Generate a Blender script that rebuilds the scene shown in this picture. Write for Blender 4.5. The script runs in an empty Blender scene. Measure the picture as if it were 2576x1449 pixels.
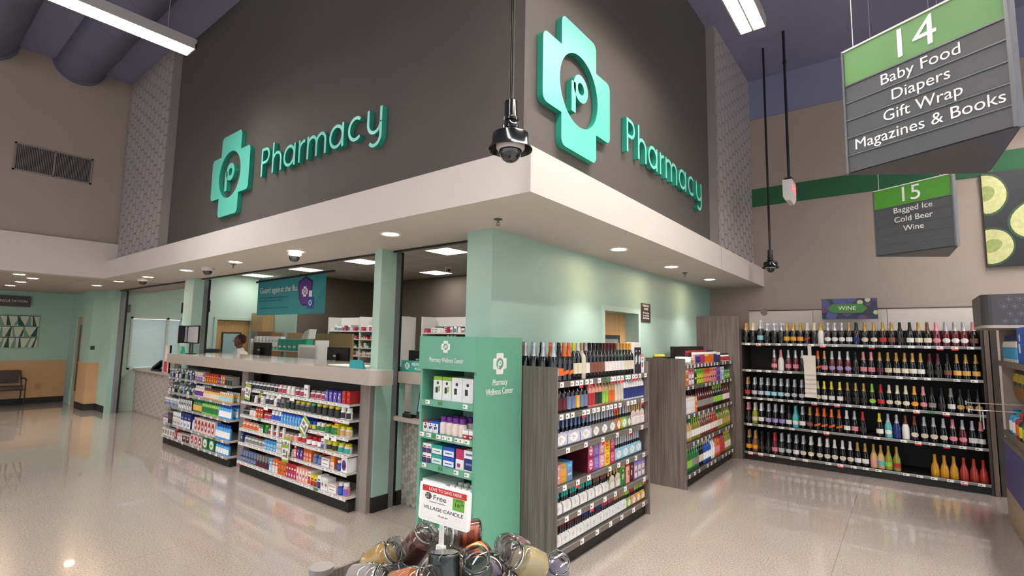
import bpy, math, random
from mathutils import Vector, Matrix
random.seed(7)
PI = math.pi
scn = bpy.context.scene
COL = scn.collection

# ------------------------------------------------------------------ camera
cam_d = bpy.data.cameras.new('camera'); cam = bpy.data.objects.new('camera', cam_d); COL.objects.link(cam)
cam_d.sensor_width = 36.0; cam_d.lens = 36.0 * 1266.1 / 2576.0
cam_d.clip_start = 0.05; cam_d.clip_end = 100
def cam_axes(yaw, pitch, roll):
    yaw, pitch, roll = [math.radians(a) for a in (yaw, pitch, roll)]
    f = Vector((math.cos(yaw)*math.cos(pitch), math.sin(yaw)*math.cos(pitch), math.sin(pitch)))
    r = Vector((math.sin(yaw), -math.cos(yaw), 0)); d = -(r.cross(f))
    c, s = math.cos(roll), math.sin(roll)
    return c*r + s*d, -s*r + c*d, f
r_, d_, f_ = cam_axes(127.969, 5.696, -0.936)
m = Matrix((r_, -d_, -f_)).transposed().to_4x4(); m.translation = Vector((0, 0, 1.8))
cam.matrix_world = m
scn.camera = cam

# ------------------------------------------------------------------ world, exposure
w = bpy.data.worlds.new('world'); scn.world = w; w.use_nodes = True
bg = w.node_tree.nodes['Background']; bg.inputs[0].default_value = (0.92, 0.97, 1.04, 1); bg.inputs[1].default_value = 0.85
scn.view_settings.view_transform = 'Standard'; scn.view_settings.look = 'None'
scn.view_settings.exposure = 0.78; scn.view_settings.gamma = 1.0
scn.view_settings.use_curve_mapping = False

# strengths of the lamps, tuned in one place
STRIP_W = 44.0      # per metre of suspended strip light
SPOT_W = 32.0       # each recessed downlight
TROFFER_W = 13.0    # each 2x2 troffer in the pharmacy

def area_light(name, loc, sx, sy, power, color=(0.97, 0.985, 1.0), parent=None):
    l = bpy.data.lights.new(name, 'AREA'); l.shape = 'RECTANGLE'; l.size = sx; l.size_y = sy
    l.energy = power; l.color = color
    o = bpy.data.objects.new(name, l); COL.objects.link(o); o.location = loc
    if parent: o.parent = parent
    return o

# ------------------------------------------------------------------ materials
def lin(c):
    return c/12.92 if c <= 0.04045 else ((c+0.055)/1.055)**2.4
def hexc(h):
    h = h.lstrip('#'); return tuple(lin(int(h[i:i+2], 16)/255) for i in (0, 2, 4)) + (1,)
MATS = {}
def mat(h, rough=0.5, metal=0.0, var=0.06, scale=14.0, emit=0.0, trans=0.0, coat=0.0, spec=0.5, bump=0.0, stretch=None):
    """a principled material whose base colour is mottled a little by a noise texture"""
    key = (h, rough, metal, var, scale, emit, trans, coat, spec, bump, stretch)
    if key in MATS: return MATS[key]
    M = bpy.data.materials.new('surface'); M.use_nodes = True; nt = M.node_tree; b = nt.nodes['Principled BSDF']
    c = hexc(h)
    b.inputs['Roughness'].default_value = rough; b.inputs['Metallic'].default_value = metal
    b.inputs['Specular IOR Level'].default_value = spec
    if trans: b.inputs['Transmission Weight'].default_value = trans
    if coat:
        b.inputs['Coat Weight'].default_value = coat; b.inputs['Coat Roughness'].default_value = 0.05
    if emit:
        b.inputs['Emission Color'].default_value = c; b.inputs['Emission Strength'].default_value = emit
    if var:
        tc = nt.nodes.new('ShaderNodeTexCoord'); n = nt.nodes.new('ShaderNodeTexNoise'); n.inputs['Scale'].default_value = scale
        n.inputs['Detail'].default_value = 3
        src = tc.outputs['Object']
        if stretch:
            mp = nt.nodes.new('ShaderNodeMapping'); mp.inputs['Scale'].default_value = stretch
            nt.links.new(src, mp.inputs['Vector']); src = mp.outputs['Vector']
        nt.links.new(src, n.inputs['Vector'])
        mx = nt.nodes.new('ShaderNodeMix'); mx.data_type = 'RGBA'
        mx.inputs[6].default_value = tuple(max(0, v*(1-var)) for v in c[:3]) + (1,)
        mx.inputs[7].default_value = tuple(min(1, v*(1+var)) for v in c[:3]) + (1,)
        nt.links.new(n.outputs['Fac'], mx.inputs[0]); nt.links.new(mx.outputs[2], b.inputs['Base Color'])
        if bump:
            bp = nt.nodes.new('ShaderNodeBump'); bp.inputs['Strength'].default_value = bump; bp.inputs['Distance'].default_value = 0.002
            nt.links.new(n.outputs['Fac'], bp.inputs['Height']); nt.links.new(bp.outputs['Normal'], b.inputs['Normal'])
    else:
        b.inputs['Base Color'].default_value = c
    MATS[key] = M
    return M
def emis(h, s):
    return mat(h, 0.5, 0, 0, emit=s)
def wood(h1, h2, scale=(55, 55, 1.3), rough=0.45):
    key = ('wood', h1, h2, scale)
    if key in MATS: return MATS[key]
    M = bpy.data.materials.new('wood_grain'); M.use_nodes = True; nt = M.node_tree; b = nt.nodes['Principled BSDF']
    b.inputs['Roughness'].default_value = rough
    tc = nt.nodes.new('ShaderNodeTexCoord'); mp = nt.nodes.new('ShaderNodeMapping'); mp.inputs['Scale'].default_value = scale
    n = nt.nodes.new('ShaderNodeTexNoise'); n.inputs['Scale'].default_value = 1.0; n.inputs['Detail'].default_value = 5; n.inputs['Roughness'].default_value = 0.65
    r = nt.nodes.new('ShaderNodeValToRGB'); r.color_ramp.elements[0].position = 0.3; r.color_ramp.elements[1].position = 0.72
    r.color_ramp.elements[0].color = hexc(h1); r.color_ramp.elements[1].color = hexc(h2)
    nt.links.new(tc.outputs['Object'], mp.inputs['Vector']); nt.links.new(mp.outputs['Vector'], n.inputs['Vector'])
    nt.links.new(n.outputs['Fac'], r.inputs[0]); nt.links.new(r.outputs[0], b.inputs['Base Color'])
    MATS[key] = M; return M

def floor_material():
    M = bpy.data.materials.new('polished_terrazzo'); M.use_nodes = True; nt = M.node_tree; b = nt.nodes['Principled BSDF']
    tc = nt.nodes.new('ShaderNodeTexCoord')
    n1 = nt.nodes.new('ShaderNodeTexNoise'); n1.inputs['Scale'].default_value = 75; n1.inputs['Detail'].default_value = 4; n1.inputs['Roughness'].default_value = 0.75
    r1 = nt.nodes.new('ShaderNodeValToRGB'); e = r1.color_ramp.elements
    e[0].position = 0.36; e[0].color = hexc('#83786b'); e[1].position = 0.66; e[1].color = hexc('#c9bdb3')
    k = e.new(0.47); k.color = hexc('#aa9d92'); k = e.new(0.57); k.color = hexc('#b6a99e')
    n2 = nt.nodes.new('ShaderNodeTexNoise'); n2.inputs['Scale'].default_value = 0.9; n2.inputs['Detail'].default_value = 4
    mx = nt.nodes.new('ShaderNodeMix'); mx.data_type = 'RGBA'; mx.blend_type = 'MULTIPLY'
    r2 = nt.nodes.new('ShaderNodeValToRGB'); r2.color_ramp.elements[0].color = (0.86, 0.85, 0.84, 1); r2.color_ramp.elements[1].color = (1, 1, 1, 1)
    nt.links.new(tc.outputs['Object'], n1.inputs['Vector']); nt.links.new(tc.outputs['Object'], n2.inputs['Vector'])
    nt.links.new(n1.outputs['Fac'], r1.inputs[0]); nt.links.new(n2.outputs['Fac'], r2.inputs[0])
    mx.inputs[0].default_value = 1
    nt.links.new(r1.outputs[0], mx.inputs[6]); nt.links.new(r2.outputs[0], mx.inputs[7])
    # saw-cut joints on a wide grid
    sp = nt.nodes.new('ShaderNodeSeparateXYZ'); nt.links.new(tc.outputs['Object'], sp.inputs[0])
    lines = []
    for ax, off, per in ((0, 0.55, 4.4), (1, 1.05, 4.4)):
        a = nt.nodes.new('ShaderNodeMath'); a.operation = 'ADD'; a.inputs[1].default_value = off + 100*per
        nt.links.new(sp.outputs[ax], a.inputs[0])
        q = nt.nodes.new('ShaderNodeMath'); q.operation = 'MODULO'; q.inputs[1].default_value = per; nt.links.new(a.outputs[0], q.inputs[0])
        l = nt.nodes.new('ShaderNodeMath'); l.operation = 'LESS_THAN'; l.inputs[1].default_value = 0.006; nt.links.new(q.outputs[0], l.inputs[0]); lines.append(l)
    mxx = nt.nodes.new('ShaderNodeMath'); mxx.operation = 'MAXIMUM'; nt.links.new(lines[0].outputs[0], mxx.inputs[0]); nt.links.new(lines[1].outputs[0], mxx.inputs[1])
    m2 = nt.nodes.new('ShaderNodeMix'); m2.data_type = 'RGBA'; m2.inputs[7].default_value = hexc('#6f665c')
    sc = nt.nodes.new('ShaderNodeMath'); sc.operation = 'MULTIPLY'; sc.inputs[1].default_value = 0.6; nt.links.new(mxx.outputs[0], sc.inputs[0])
    nt.links.new(sc.outputs[0], m2.inputs[0]); nt.links.new(mx.outputs[2], m2.inputs[6])
    nt.links.new(m2.outputs[2], b.inputs['Base Color'])
    b.inputs['Roughness'].default_value = 0.2; b.inputs['Specular IOR Level'].default_value = 0.55
    b.inputs['Coat Weight'].default_value = 0.8; b.inputs['Coat Roughness'].default_value = 0.03
    return M

def grid_material(base, line, per, wid, axes=(0, 1), rough=0.8):
    """ceiling tiles in a metal grid"""
    M = bpy.data.materials.new('tile_grid'); M.use_nodes = True; nt = M.node_tree; b = nt.nodes['Principled BSDF']
    tc = nt.nodes.new('ShaderNodeTexCoord'); sp = nt.nodes.new('ShaderNodeSeparateXYZ'); nt.links.new(tc.outputs['Object'], sp.inputs[0])
    ls = []
    for ax, p in zip(axes, per):
        a = nt.nodes.new('ShaderNodeMath'); a.operation = 'ADD'; a.inputs[1].default_value = 100*p; nt.links.new(sp.outputs[ax], a.inputs[0])
        q = nt.nodes.new('ShaderNodeMath'); q.operation = 'MODULO'; q.inputs[1].default_value = p; nt.links.new(a.outputs[0], q.inputs[0])
        l = nt.nodes.new('ShaderNodeMath'); l.operation = 'LESS_THAN'; l.inputs[1].default_value = wid; nt.links.new(q.outputs[0], l.inputs[0]); ls.append(l)
    mm = nt.nodes.new('ShaderNodeMath'); mm.operation = 'MAXIMUM'; nt.links.new(ls[0].outputs[0], mm.inputs[0]); nt.links.new(ls[1].outputs[0], mm.inputs[1])
    n = nt.nodes.new('ShaderNodeTexNoise'); n.inputs['Scale'].default_value = 60; nt.links.new(tc.outputs['Object'], n.inputs['Vector'])
    c = hexc(base)
    m0 = nt.nodes.new('ShaderNodeMix'); m0.data_type = 'RGBA'; m0.inputs[6].default_value = tuple(v*0.9 for v in c[:3])+(1,); m0.inputs[7].default_value = c
    nt.links.new(n.outputs['Fac'], m0.inputs[0])
    m2 = nt.nodes.new('ShaderNodeMix'); m2.data_type = 'RGBA'; m2.inputs[7].default_value = hexc(line)
    nt.links.new(mm.outputs[0], m2.inputs[0]); nt.links.new(m0.outputs[2], m2.inputs[6]); nt.links.new(m2.outputs[2], b.inputs['Base Color'])
    b.inputs['Roughness'].default_value = rough
    return M

MINT = mat('#a3c0b3', 0.55, scale=5, var=0.03)
TAUPE = mat('#a39489', 0.8, scale=4, var=0.04)
SOFFIT = mat('#cac1b7', 0.75, scale=4, var=0.02)
DARKW = mat('#514a46', 0.75, scale=3, var=0.05)
NAVY = mat('#82829a', 0.85, scale=2, var=0.08)
BLACK = mat('#141313', 0.45)
BLACKG = mat('#0c0c0c', 0.18, coat=0.4)
WHITE = mat('#e9e5df', 0.55)
WHITEG = mat('#f2f0ec', 0.3)
GREYL = mat('#a8a39b', 0.4, scale=30)
STEEL = mat('#a89f96', 0.32, 0.85, stretch=(40, 40, 1), var=0.12)
ALU = mat('#b4b3b4', 0.35, 0.8)
TEAL = mat('#62c4ad', 0.4, scale=6, var=0.03)
TEALS = mat('#1d8a72', 0.5, scale=6, var=0.03)
GREENC = mat('#66a48a', 0.42, scale=5, var=0.03)
GREENCD = mat('#23644d', 0.5)
WOODG = wood('#4d4540', '#857a71')
WOODT = wood('#b08a58', '#c9a370', (40, 40, 1.5))
TAN = mat('#c39c72', 0.5, scale=8, var=0.05)
BASEB = mat('#171513', 0.5)
SLAB = mat('#a79c91', 0.42, scale=120, var=0.12)
SLABTOP = mat('#c8c2b8', 0.16, scale=120, var=0.08, coat=0.5)

# ------------------------------------------------------------------ geometry helpers
class MB:
    def __init__(s): s.v = []; s.f = []; s.mi = []; s.T = None
    def add(s, vs, fs, m=0):
        o = len(s.v)
        if s.T is not None: vs = [s.T @ Vector(v) for v in vs]
        s.v += [tuple(v) for v in vs]
        for f in fs: s.f.append(tuple(i+o for i in f)); s.mi.append(m)
        return s
    def box(s, x0, x1, y0, y1, z0, z1, m=0):
        vs = [(x, y, z) for x in (x0, x1) for y in (y0, y1) for z in (z0, z1)]
        return s.add(vs, [(0, 1, 3, 2), (4, 6, 7, 5), (0, 4, 5, 1), (2, 3, 7, 6), (0, 2, 6, 4), (1, 5, 7, 3)], m)
    def quad(s, pts, m=0): return s.add(pts, [tuple(range(len(pts)))], m)
    def prism(s, poly, a, b, axis='y', m=0, mside=None):
        """polygon given in the two other axes, extruded from a to b along axis"""
        def P(u, v, t): return {'y': (u, t, v), 'x': (t, u, v), 'z': (u, v, t)}[axis]
        n = len(poly); vs = [P(u, v, a) for u, v in poly] + [P(u, v, b) for u, v in poly]
        s.add(vs, [tuple(range(n)), tuple(range(2*n-1, n-1, -1))], m)
        s.add(vs, [(i, (i+1) % n, n+(i+1) % n, n+i) for i in range(n)], m if mside is None else mside)
        return s
    def lathe(s, prof, n=16, m=0, c=(0, 0, 0), axis=None, caps=True):
        vs = []; fs = []
        R = Vector((0, 0, 1)).rotation_difference(Vector(axis)).to_matrix() if axis else None
        for r, z in prof:
            for i in range(n):
                a = 2*PI*i/n; p = Vector((r*math.cos(a), r*math.sin(a), z))
                if R: p = R @ p
                vs.append(p + Vector(c))
        for k in range(len(prof)-1):
            for i in range(n):
                j = (i+1) % n; fs.append((k*n+i, k*n+j, (k+1)*n+j, (k+1)*n+i))
        if caps and prof[0][0] > 1e-6: fs.append(tuple(range(n-1, -1, -1)))
        if caps and prof[-1][0] > 1e-6: fs.append(tuple((len(prof)-1)*n+i for i in range(n)))
        return s.add(vs, fs, m)
    def cyl(s, p0, p1, r0, r1=None, n=12, m=0):
        p0 = Vector(p0); p1 = Vector(p1); d = p1-p0
        return s.lathe([(r0, 0), (r0 if r1 is None else r1, d.length)], n, m, p0, d.normalized())
    def sph(s, c, rx, ry, rz, n=16, k=10, m=0):
        vs = []; fs = []
        for a in range(k+1):
            t = PI*a/k
            for i in range(n):
                p = 2*PI*i/n; vs.append((c[0]+rx*math.sin(t)*math.cos(p), c[1]+ry*math.sin(t)*math.sin(p), c[2]-rz*math.cos(t)))
        for a in range(k):
            for i in range(n):
                j = (i+1) % n; fs.append((a*n+i, a*n+j, (a+1)*n+j, (a+1)*n+i))
        return s.add(vs, fs, m)
    def tube(s, pts, r, n=8, m=0):
        for a, b in zip(pts[:-1], pts[1:]): s.cyl(a, b, r, n=n, m=m)
        return s
    def mesh(s, name, mats):
        me = bpy.data.meshes.new(name); me.from_pydata(s.v, [], s.f)
        for M in (mats if isinstance(mats, (list, tuple)) else [mats]): me.materials.append(M)
        me.polygons.foreach_set('material_index', s.mi); me.update()
        return me
    def obj(s, name, mats, parent=None, smooth=False, loc=None):
        me = s.mesh(name, mats)
        if smooth:
            me.polygons.foreach_set('use_smooth', [True]*len(me.polygons)); me.set_sharp_from_angle(angle=math.radians(38))
        o = bpy.data.objects.new(name, me); COL.objects.link(o)
        if loc: o.location = loc
        if parent: o.parent = parent
        return o
def B(*a): return MB().box(*a)
LABELS = {}
def tag(o, label, cat, group=None, kind=None):
    n = len(label.replace(',', ' ').split())
    if n > 16 or n < 4: print('LABEL LENGTH', n, label)
    if label in LABELS and not group: print('DUP', label)
    LABELS[label] = 1
    o['label'] = label; o['category'] = cat
    if group: o['group'] = group
    if kind: o['kind'] = kind
    return o
def root(name, loc, label, cat, rz=0, group=None):
    o = bpy.data.objects.new(name, None); COL.objects.link(o); o.location = loc; o.rotation_euler = (0, 0, rz)
    o.empty_display_size = 0.1
    return tag(o, label, cat, group)
def struct(name, mb, mats, label=None, **k):
    o = mb.obj(name, mats, **k); o['kind'] = 'structure'; o['label'] = label or name.replace('_', ' ') + ' of the store'; return o
def copy_tree(o, parent=None):
    c = o.copy(); COL.objects.link(c); c.parent = parent
    for ch in list(o.children): copy_tree(ch, c)
    return c
def text_mesh(body, size, depth=0.0, bold=0.0, align='CENTER', spacing=1.0):
    cu = bpy.data.curves.new('lettering', 'FONT'); cu.body = body; cu.size = size; cu.extrude = depth; cu.offset = bold
    cu.align_x = align; cu.align_y = 'CENTER'; cu.space_character = spacing; cu.resolution_u = 4
    o = bpy.data.objects.new('tmp', cu); COL.objects.link(o)
    dg = bpy.context.evaluated_depsgraph_get()
    me = bpy.data.meshes.new_from_object(o.evaluated_get(dg)); bpy.data.objects.remove(o); bpy.data.curves.remove(cu)
    return me
def text_bars(parent, x0, x1, zs, y, h, M, gaps=5, seed=1):
    """lines of print too small to read, as rows of short bars"""
    rnd = random.Random(seed); mb = MB()
    for z in zs:
        x = x0; e = x1-(x1-x0)*rnd.random()*0.25
        while x < e:
            w_ = (x1-x0)/gaps*(0.5+0.7*rnd.random()); mb.box(x, min(x+w_, e), y-0.0006, y, z-h/2, z+h/2); x += w_+h*0.8
    return mb.obj('print_lines', M, parent)
def text(body, size, loc, M, parent=None, rz=0.0, depth=0.0008, bold=0.0, align='CENTER', width=None, name='lettering', spacing=1.0):
    """lettering that faces -Y (turned about Z by rz), standing proud of its face"""
    if '\n' in body:      # each line of print is a piece of its own
        ls = body.split('\n')
        for i, l in enumerate(ls):
            o = text(l, size, (loc[0], loc[1], loc[2]+((len(ls)-1)/2-i)*size), M, parent, rz, depth, bold, align, width*len(l)/max(map(len, ls)) if width else None, name, spacing)
        return o
    me = text_mesh(body, size, depth, bold, align, spacing); me.materials.clear(); me.materials.append(M)
    o = bpy.data.objects.new(name, me); COL.objects.link(o)
    o.rotation_euler = (PI/2, 0, rz); o.location = loc
    if width:
        xs = [v.co.x for v in me.vertices]; k = width/(max(xs)-min(xs))
        for v in me.vertices: v.co.x *= k
    if parent: o.parent = parent
    return o
ONES = 'first second third fourth fifth sixth seventh eighth ninth tenth eleventh twelfth thirteenth fourteenth fifteenth sixteenth seventeenth eighteenth nineteenth twentieth'.split()
def ordn(i):
    if i <= 20: return ONES[i-1]
    t = {2: 'twent', 3: 'thirt', 4: 'fort', 5: 'fift'}[i//10]
    return t+'ieth' if i % 10 == 0 else t+'y-'+ONES[i % 10-1]

# ================================================================== SETTING
struct('floor', B(-22, 9, -9, 12, -0.1, 0), floor_material(), 'polished speckled terrazzo floor')
struct('ceiling', B(-11.4, 9, -9, 9.3, 6.4, 6.5), NAVY, 'high dark navy painted ceiling')
struct('wall_back', B(-2.74, 9, 9.3, 9.45, 0, 6.4), TAUPE, 'tall taupe wall behind the wine')
struct('trim_1', B(-2.1, 9, 9.28, 9.3, 5.69, 6.4), NAVY, 'dark band along the top of the taupe wall')
struct('trim_2', B(-2.1, 9, 9.285, 9.3, 4.13, 4.44), mat('#1f5a35', 0.7), 'dark green stripe across the taupe wall')
struct('wall_left', B(-11.4, -11.2, -9, 2.87, 3.36, 6.4), TAUPE, 'taupe upper wall with a return air vent')
struct('trim_3', B(-11.4, -11.1, -9, 2.8, 2.735, 3.36), SOFFIT, 'pale bulkhead over the waiting area')
# dark upper walls of the pharmacy box
struct('wall_front', B(-11.2, -2.11, 2.81, 3.0, 3.04, 6.4), DARKW, 'dark upper wall with the pharmacy sign, long side')
struct('wall_right', B(-2.3, -2.11, 3.0, 9.3, 3.04, 6.4), DARKW, 'dark upper wall with the pharmacy sign, short side')
# soffit
sf = MB(); sf.box(-11.1, -1.844, 2.537, 3.5, 2.734, 3.04); sf.box(-2.74, -1.844, 3.5, 9.3, 2.734, 3.04)
struct('trim_10', B(-1.8445, -1.8425, 6.78, 6.787, 2.736, 3.038), mat('#9c9288', 0.7), 'joint line in the short soffit face')
struct('ceiling_soffit', sf, SOFFIT, 'pale L-shaped soffit over the pharmacy front')
# grey returns and hexagon tiled panels
def hex_panel(name, facing, u0, u1, z0, z1, face, label):
    g = mat('#8d8681', 0.6, var=0.03); gr = mat('#5e5753', 0.7); t = mat('#a29a97', 0.4, scale=60, var=0.05)
    mb = MB(); hh = 0.105; R = hh/math.cos(PI/6); dx = 1.5*R; gap = 0.008
    if facing == 'x': mb.box(-2.11, face, u0, u1, z0, z1)
    else: mb.box(u0, u1, face, 2.81, z0, z1)
    s0 = u0+0.0; k = 0; u = s0
    while u < u1+dx:
        z = z0 + (hh if k % 2 else 0)
        while z < z1+hh:
            poly = []
            for a in range(6):
                ang = PI/3*a; pu = u+(R-gap)*math.cos(ang); pz = z+(R-gap)*math.sin(ang); uu = (u0+0.03, u1) if facing == 'x' else (u0, u1-0.03)
                poly.append((min(max(pu, uu[0]), uu[1]), min(max(pz, z0), z1)))
            us = [p[0] for p in poly]; zs = [p[1] for p in poly]
            if max(us)-min(us) > 0.02 and max(zs)-min(zs) > 0.02:
                # drop doubled points that clamping makes
                q = [p for i, p in enumerate(poly) if (abs(p[0]-poly[i-1][0])+abs(p[1]-poly[i-1][1])) > 1e-5]
                if len(q) > 2:
                    if facing == 'x': mb.prism(q, face, face+0.012, 'x', 1)
                    else: mb.prism(q, face-0.012, face, 'y', 1)
            z += 2*hh
        u += dx; k += 1
    if facing == 'x': mb.box(face, face+0.002, u0+0.03, u1, z0, z1, 2)
    else: mb.box(u0, u1-0.03, face-0.002, face, z0, z1, 2)
    return struct(name, mb, [g, t, gr], label)
hex_panel('wall_panel_left', 'y', -11.15, -9.07, 3.04, 6.4, 2.70, 'hexagon tiled panel at the far end of the long sign wall')
hex_panel('wall_panel_right', 'x', 7.23, 9.3, 3.04, 6.4, -2.0, 'hexagon tiled panel beside the taupe wall')
# mint walls on the short side
mw = MB(); mw.box(-3.03, -2.74, 3.23, 3.6, 0, 2.734); mw.box(-2.95, -2.74, 3.6, 5.25, 0, 2.734)
mw.box(-2.95, -2.74, 6.18, 9.3, 0, 2.734); mw.box(-2.95, -2.74, 5.25, 6.18, 2.14, 2.734)
struct('wall_mint', mw, MINT, 'mint green wall behind the two wine racks')
fr = MB(); fr.box(-2.74, -2.725, 5.19, 5.25, 0, 2.2); fr.box(-2.74, -2.725, 6.18, 6.24, 0, 2.2); fr.box(-2.74, -2.725, 5.25, 6.18, 2.14, 2.2)
struct('trim_4', fr, mat('#b4cdc0', 0.45), 'mint painted door frame')
d1 = struct('door_1', B(-2.95, -2.91, 5.25, 6.18, 0, 2.14), WOODT, 'pale wooden door with a blind covered pane')
dw = MB(); dw.box(-2.912, -2.9, 5.4, 5.99, 1.0, 1.86); dwo = dw.obj('window_frame', mat('#2e3632', 0.4), d1)
gl = MB(); gl.box(-2.903, -2.897, 5.45, 5.93, 1.05, 1.81); gl.obj('pane', mat('#8b9094', 0.2, scale=9, var=0.4, stretch=(0, 0, 3)), dwo)
# posts of the pharmacy front
ps = MB(); ps.box(-4.51, -4.39, 3.35, 3.55, 0, 2.734); ps.box(-4.51, -4.39, 3.66, 3.735, 0, 1.3)
struct('column_corner', ps, MINT, 'mint post at the corner of the counter')
struct('column_far', MB().box(-9.9, -9.51, 3.39, 3.55, 0, 2.734), MINT, 'mint post half way along the counter')
gd = MB()
for x0, x1 in ((-4.51, -4.39), (-9.9, -9.51), (-14.1, -13.95)): gd.box(x0, x1, 3.55, 3.62, 0, 2.72)
struct('trim_5', gd, mat('#8d8e92', 0.35, 0.6), 'grey metal guides of the rolling shutters')
gb = MB()
for x0, x1 in ((-4.5, -4.4), (-9.89, -9.52), (-14.1, -13.96)): gb.box(x0, x1, 3.62, 3.66, 0, 2.734)
gb.box(-14.0, -3.03, 3.5, 3.53, 2.715, 2.734)
struct('trim_6', gb, BLACK, 'black shutter slots in the posts and overhead')
bs = MB(); bs.box(-4.512, -4.38, 3.345, 3.55, 0, 0.15); bs.box(-4.512, -4.38, 3.66, 3.74, 0, 0.15); bs.box(-9.91, -9.5, 3.38, 3.55, 0, 0.15)
struct('baseboard_front', bs, BASEB, 'black base around the mint posts')
# interior of the pharmacy
it = MB(); it.box(-14.2, -2.95, 3.5, 9.3, 3.35, 3.42)
struct('ceiling_pharmacy', it, grid_material('#aaa59b', '#cfcabf', (0.61, 0.61), 0.02), 'suspended tile ceiling inside the pharmacy')
struct('wall_header', B(-14.2, -2.3, 3.4, 3.5, 2.76, 3.42), SOFFIT, 'header above the counter opening')
sw = MB(); sw.box(-14.35, -14.2, 3.62, 3.81, 0, 3.42); sw.box(-14.35, -14.2, 4.87, 5.67, 0, 3.42); sw.box(-14.35, -14.2, 6.54, 6.9, 0, 3.42)
sw.box(-14.35, -14.2, 3.81, 4.87, 2.155, 3.42); sw.box(-14.35, -14.2, 3.81, 4.87, 0, 0.94); sw.box(-14.35, -14.2, 5.67, 6.54, 2.16, 3.42)
struct('wall_side', sw, mat('#bcd2c6', 0.55, scale=5, var=0.03), 'mint side wall inside the pharmacy')
mr = MB(); mr.box(-14.2, -12.2, 6.75, 6.9, 0, 3.42)
struct('wall_partition', mr, MINT, 'mint partition at the rear of the pharmacy')
struct('wall_rear', B(-12.2, -2.95, 9.1, 9.25, 0, 3.42).box(-12.32, -12.19, 6.76, 9.25, 0, 3.42), mat('#5d5449', 0.8, scale=3), 'dark brown rear wall of the pharmacy')
wn = struct('window_1', MB().box(-14.24, -14.18, 3.81, 3.85, 0.94, 2.155).box(-14.24, -14.18, 4.83, 4.87, 0.94, 2.155).box(-14.24, -14.18, 3.81, 4.87, 2.115, 2.155).box(-14.24, -14.18, 3.81, 4.87, 0.94, 0.98).box(-14.24, -14.18, 4.53, 4.58, 0.94, 2.155), mat('#cfd6cd', 0.4), 'window with closed blinds in the pharmacy side wall')
bl = MB()
for i in range(56): z = 0.985+i*0.02; bl.box(-14.27, -14.25, 3.83, 4.85, z, z+0.017)
bl.obj('blind', mat('#b2d3cb', 0.5), wn)
fd = MB(); fd.box(-14.2, -14.17, 5.6, 5.67, 0, 2.23); fd.box(-14.2, -14.17, 6.54, 6.61, 0, 2.23); fd.box(-14.2, -14.17, 5.67, 6.54, 2.16, 2.23)
struct('trim_7', fd, mat('#b9d3c5', 0.45), 'mint frame of the door in the side wall')
d2 = struct('door_2', B(-14.3, -14.26, 5.67, 6.54, 0, 2.16), WOODT, 'wooden door with a large frosted pane inside the pharmacy')
dwf = MB().box(-14.262, -14.245, 5.83, 6.33, 0.9, 1.84).obj('window_frame', mat('#3a2f25', 0.5), d2)
MB().box(-14.247, -14.24, 5.87, 6.29, 0.94, 1.8).obj('pane', mat('#9fbfc0', 0.3), dwf)
# waiting area on the far side
struct('ceiling_waiting', B(-19, -11.3, -9, 4.2, 2.75, 2.85), grid_material('#b9b0a2', '#8f877b', (1.22, 0.61), 0.014), 'low tiled ceiling over the waiting area')
wb = MB(); wb.box(-17.3, -17.1, -9, 3.4, 0, 2.75); wb.box(-17.1, -16.35, 3.3, 3.45, 0, 2.75); wb.box(-16.35, -15.5, 3.3, 3.45, 2.15, 2.75)
struct('wall_waiting', wb, MINT, 'mint wall of the waiting area')
cw = MB(); cw.box(-15.6, -14.87, 3.24, 3.7, 0, 2.75); cw.box(-14.88, -14.1, 3.45, 3.62, 0, 2.75); cw.box(-14.35, -14.15, 3.5, 3.7, 0, 2.75)
struct('column_waiting', cw, MINT, 'mint corner between the waiting area and counter')
wc = MB(); wc.box(-17.1, -17.088, -9, 3.3, 0.15, 1.02); wc.box(-17.1, -17.075, -9, 3.3, 1.02, 1.06)
wc.box(-15.61, -14.858, 3.228, 3.6, 0.15, 1.04); wc.box(-15.62, -14.845, 3.215, 3.6, 1.04, 1.075)
struct('trim_8', wc, TAN, 'tan wainscot with a chair rail')
bb = MB(); bb.box(-17.1, -17.08, -9, 3.3, 0, 0.15); bb.box(-15.62, -14.85, 3.22, 3.62, 0, 0.14); bb.box(-14.86, -14.2, 3.44, 3.62, 0, 0.14)
struct('baseboard_waiting', bb, BASEB, 'black base of the waiting area walls')
d3 = struct('door_3', B(-16.35, -15.6, 3.30, 3.34, 0, 2.15), wood('#9c8f70', '#b3a585', (40, 40, 1.5)), 'door with a narrow dark pane beside the waiting area')
MB().box(-16.1, -15.98, 3.292, 3.302, 0.35, 1.95).obj('pane', mat('#4a3c2e', 0.3), d3)
struct('trim_9', MB().box(-16.41, -16.35, 3.27, 3.42, 0, 2.2).box(-16.41, -15.6, 3.27, 3.42, 2.15, 2.2), MINT, 'mint frame of the waiting area door')

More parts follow.
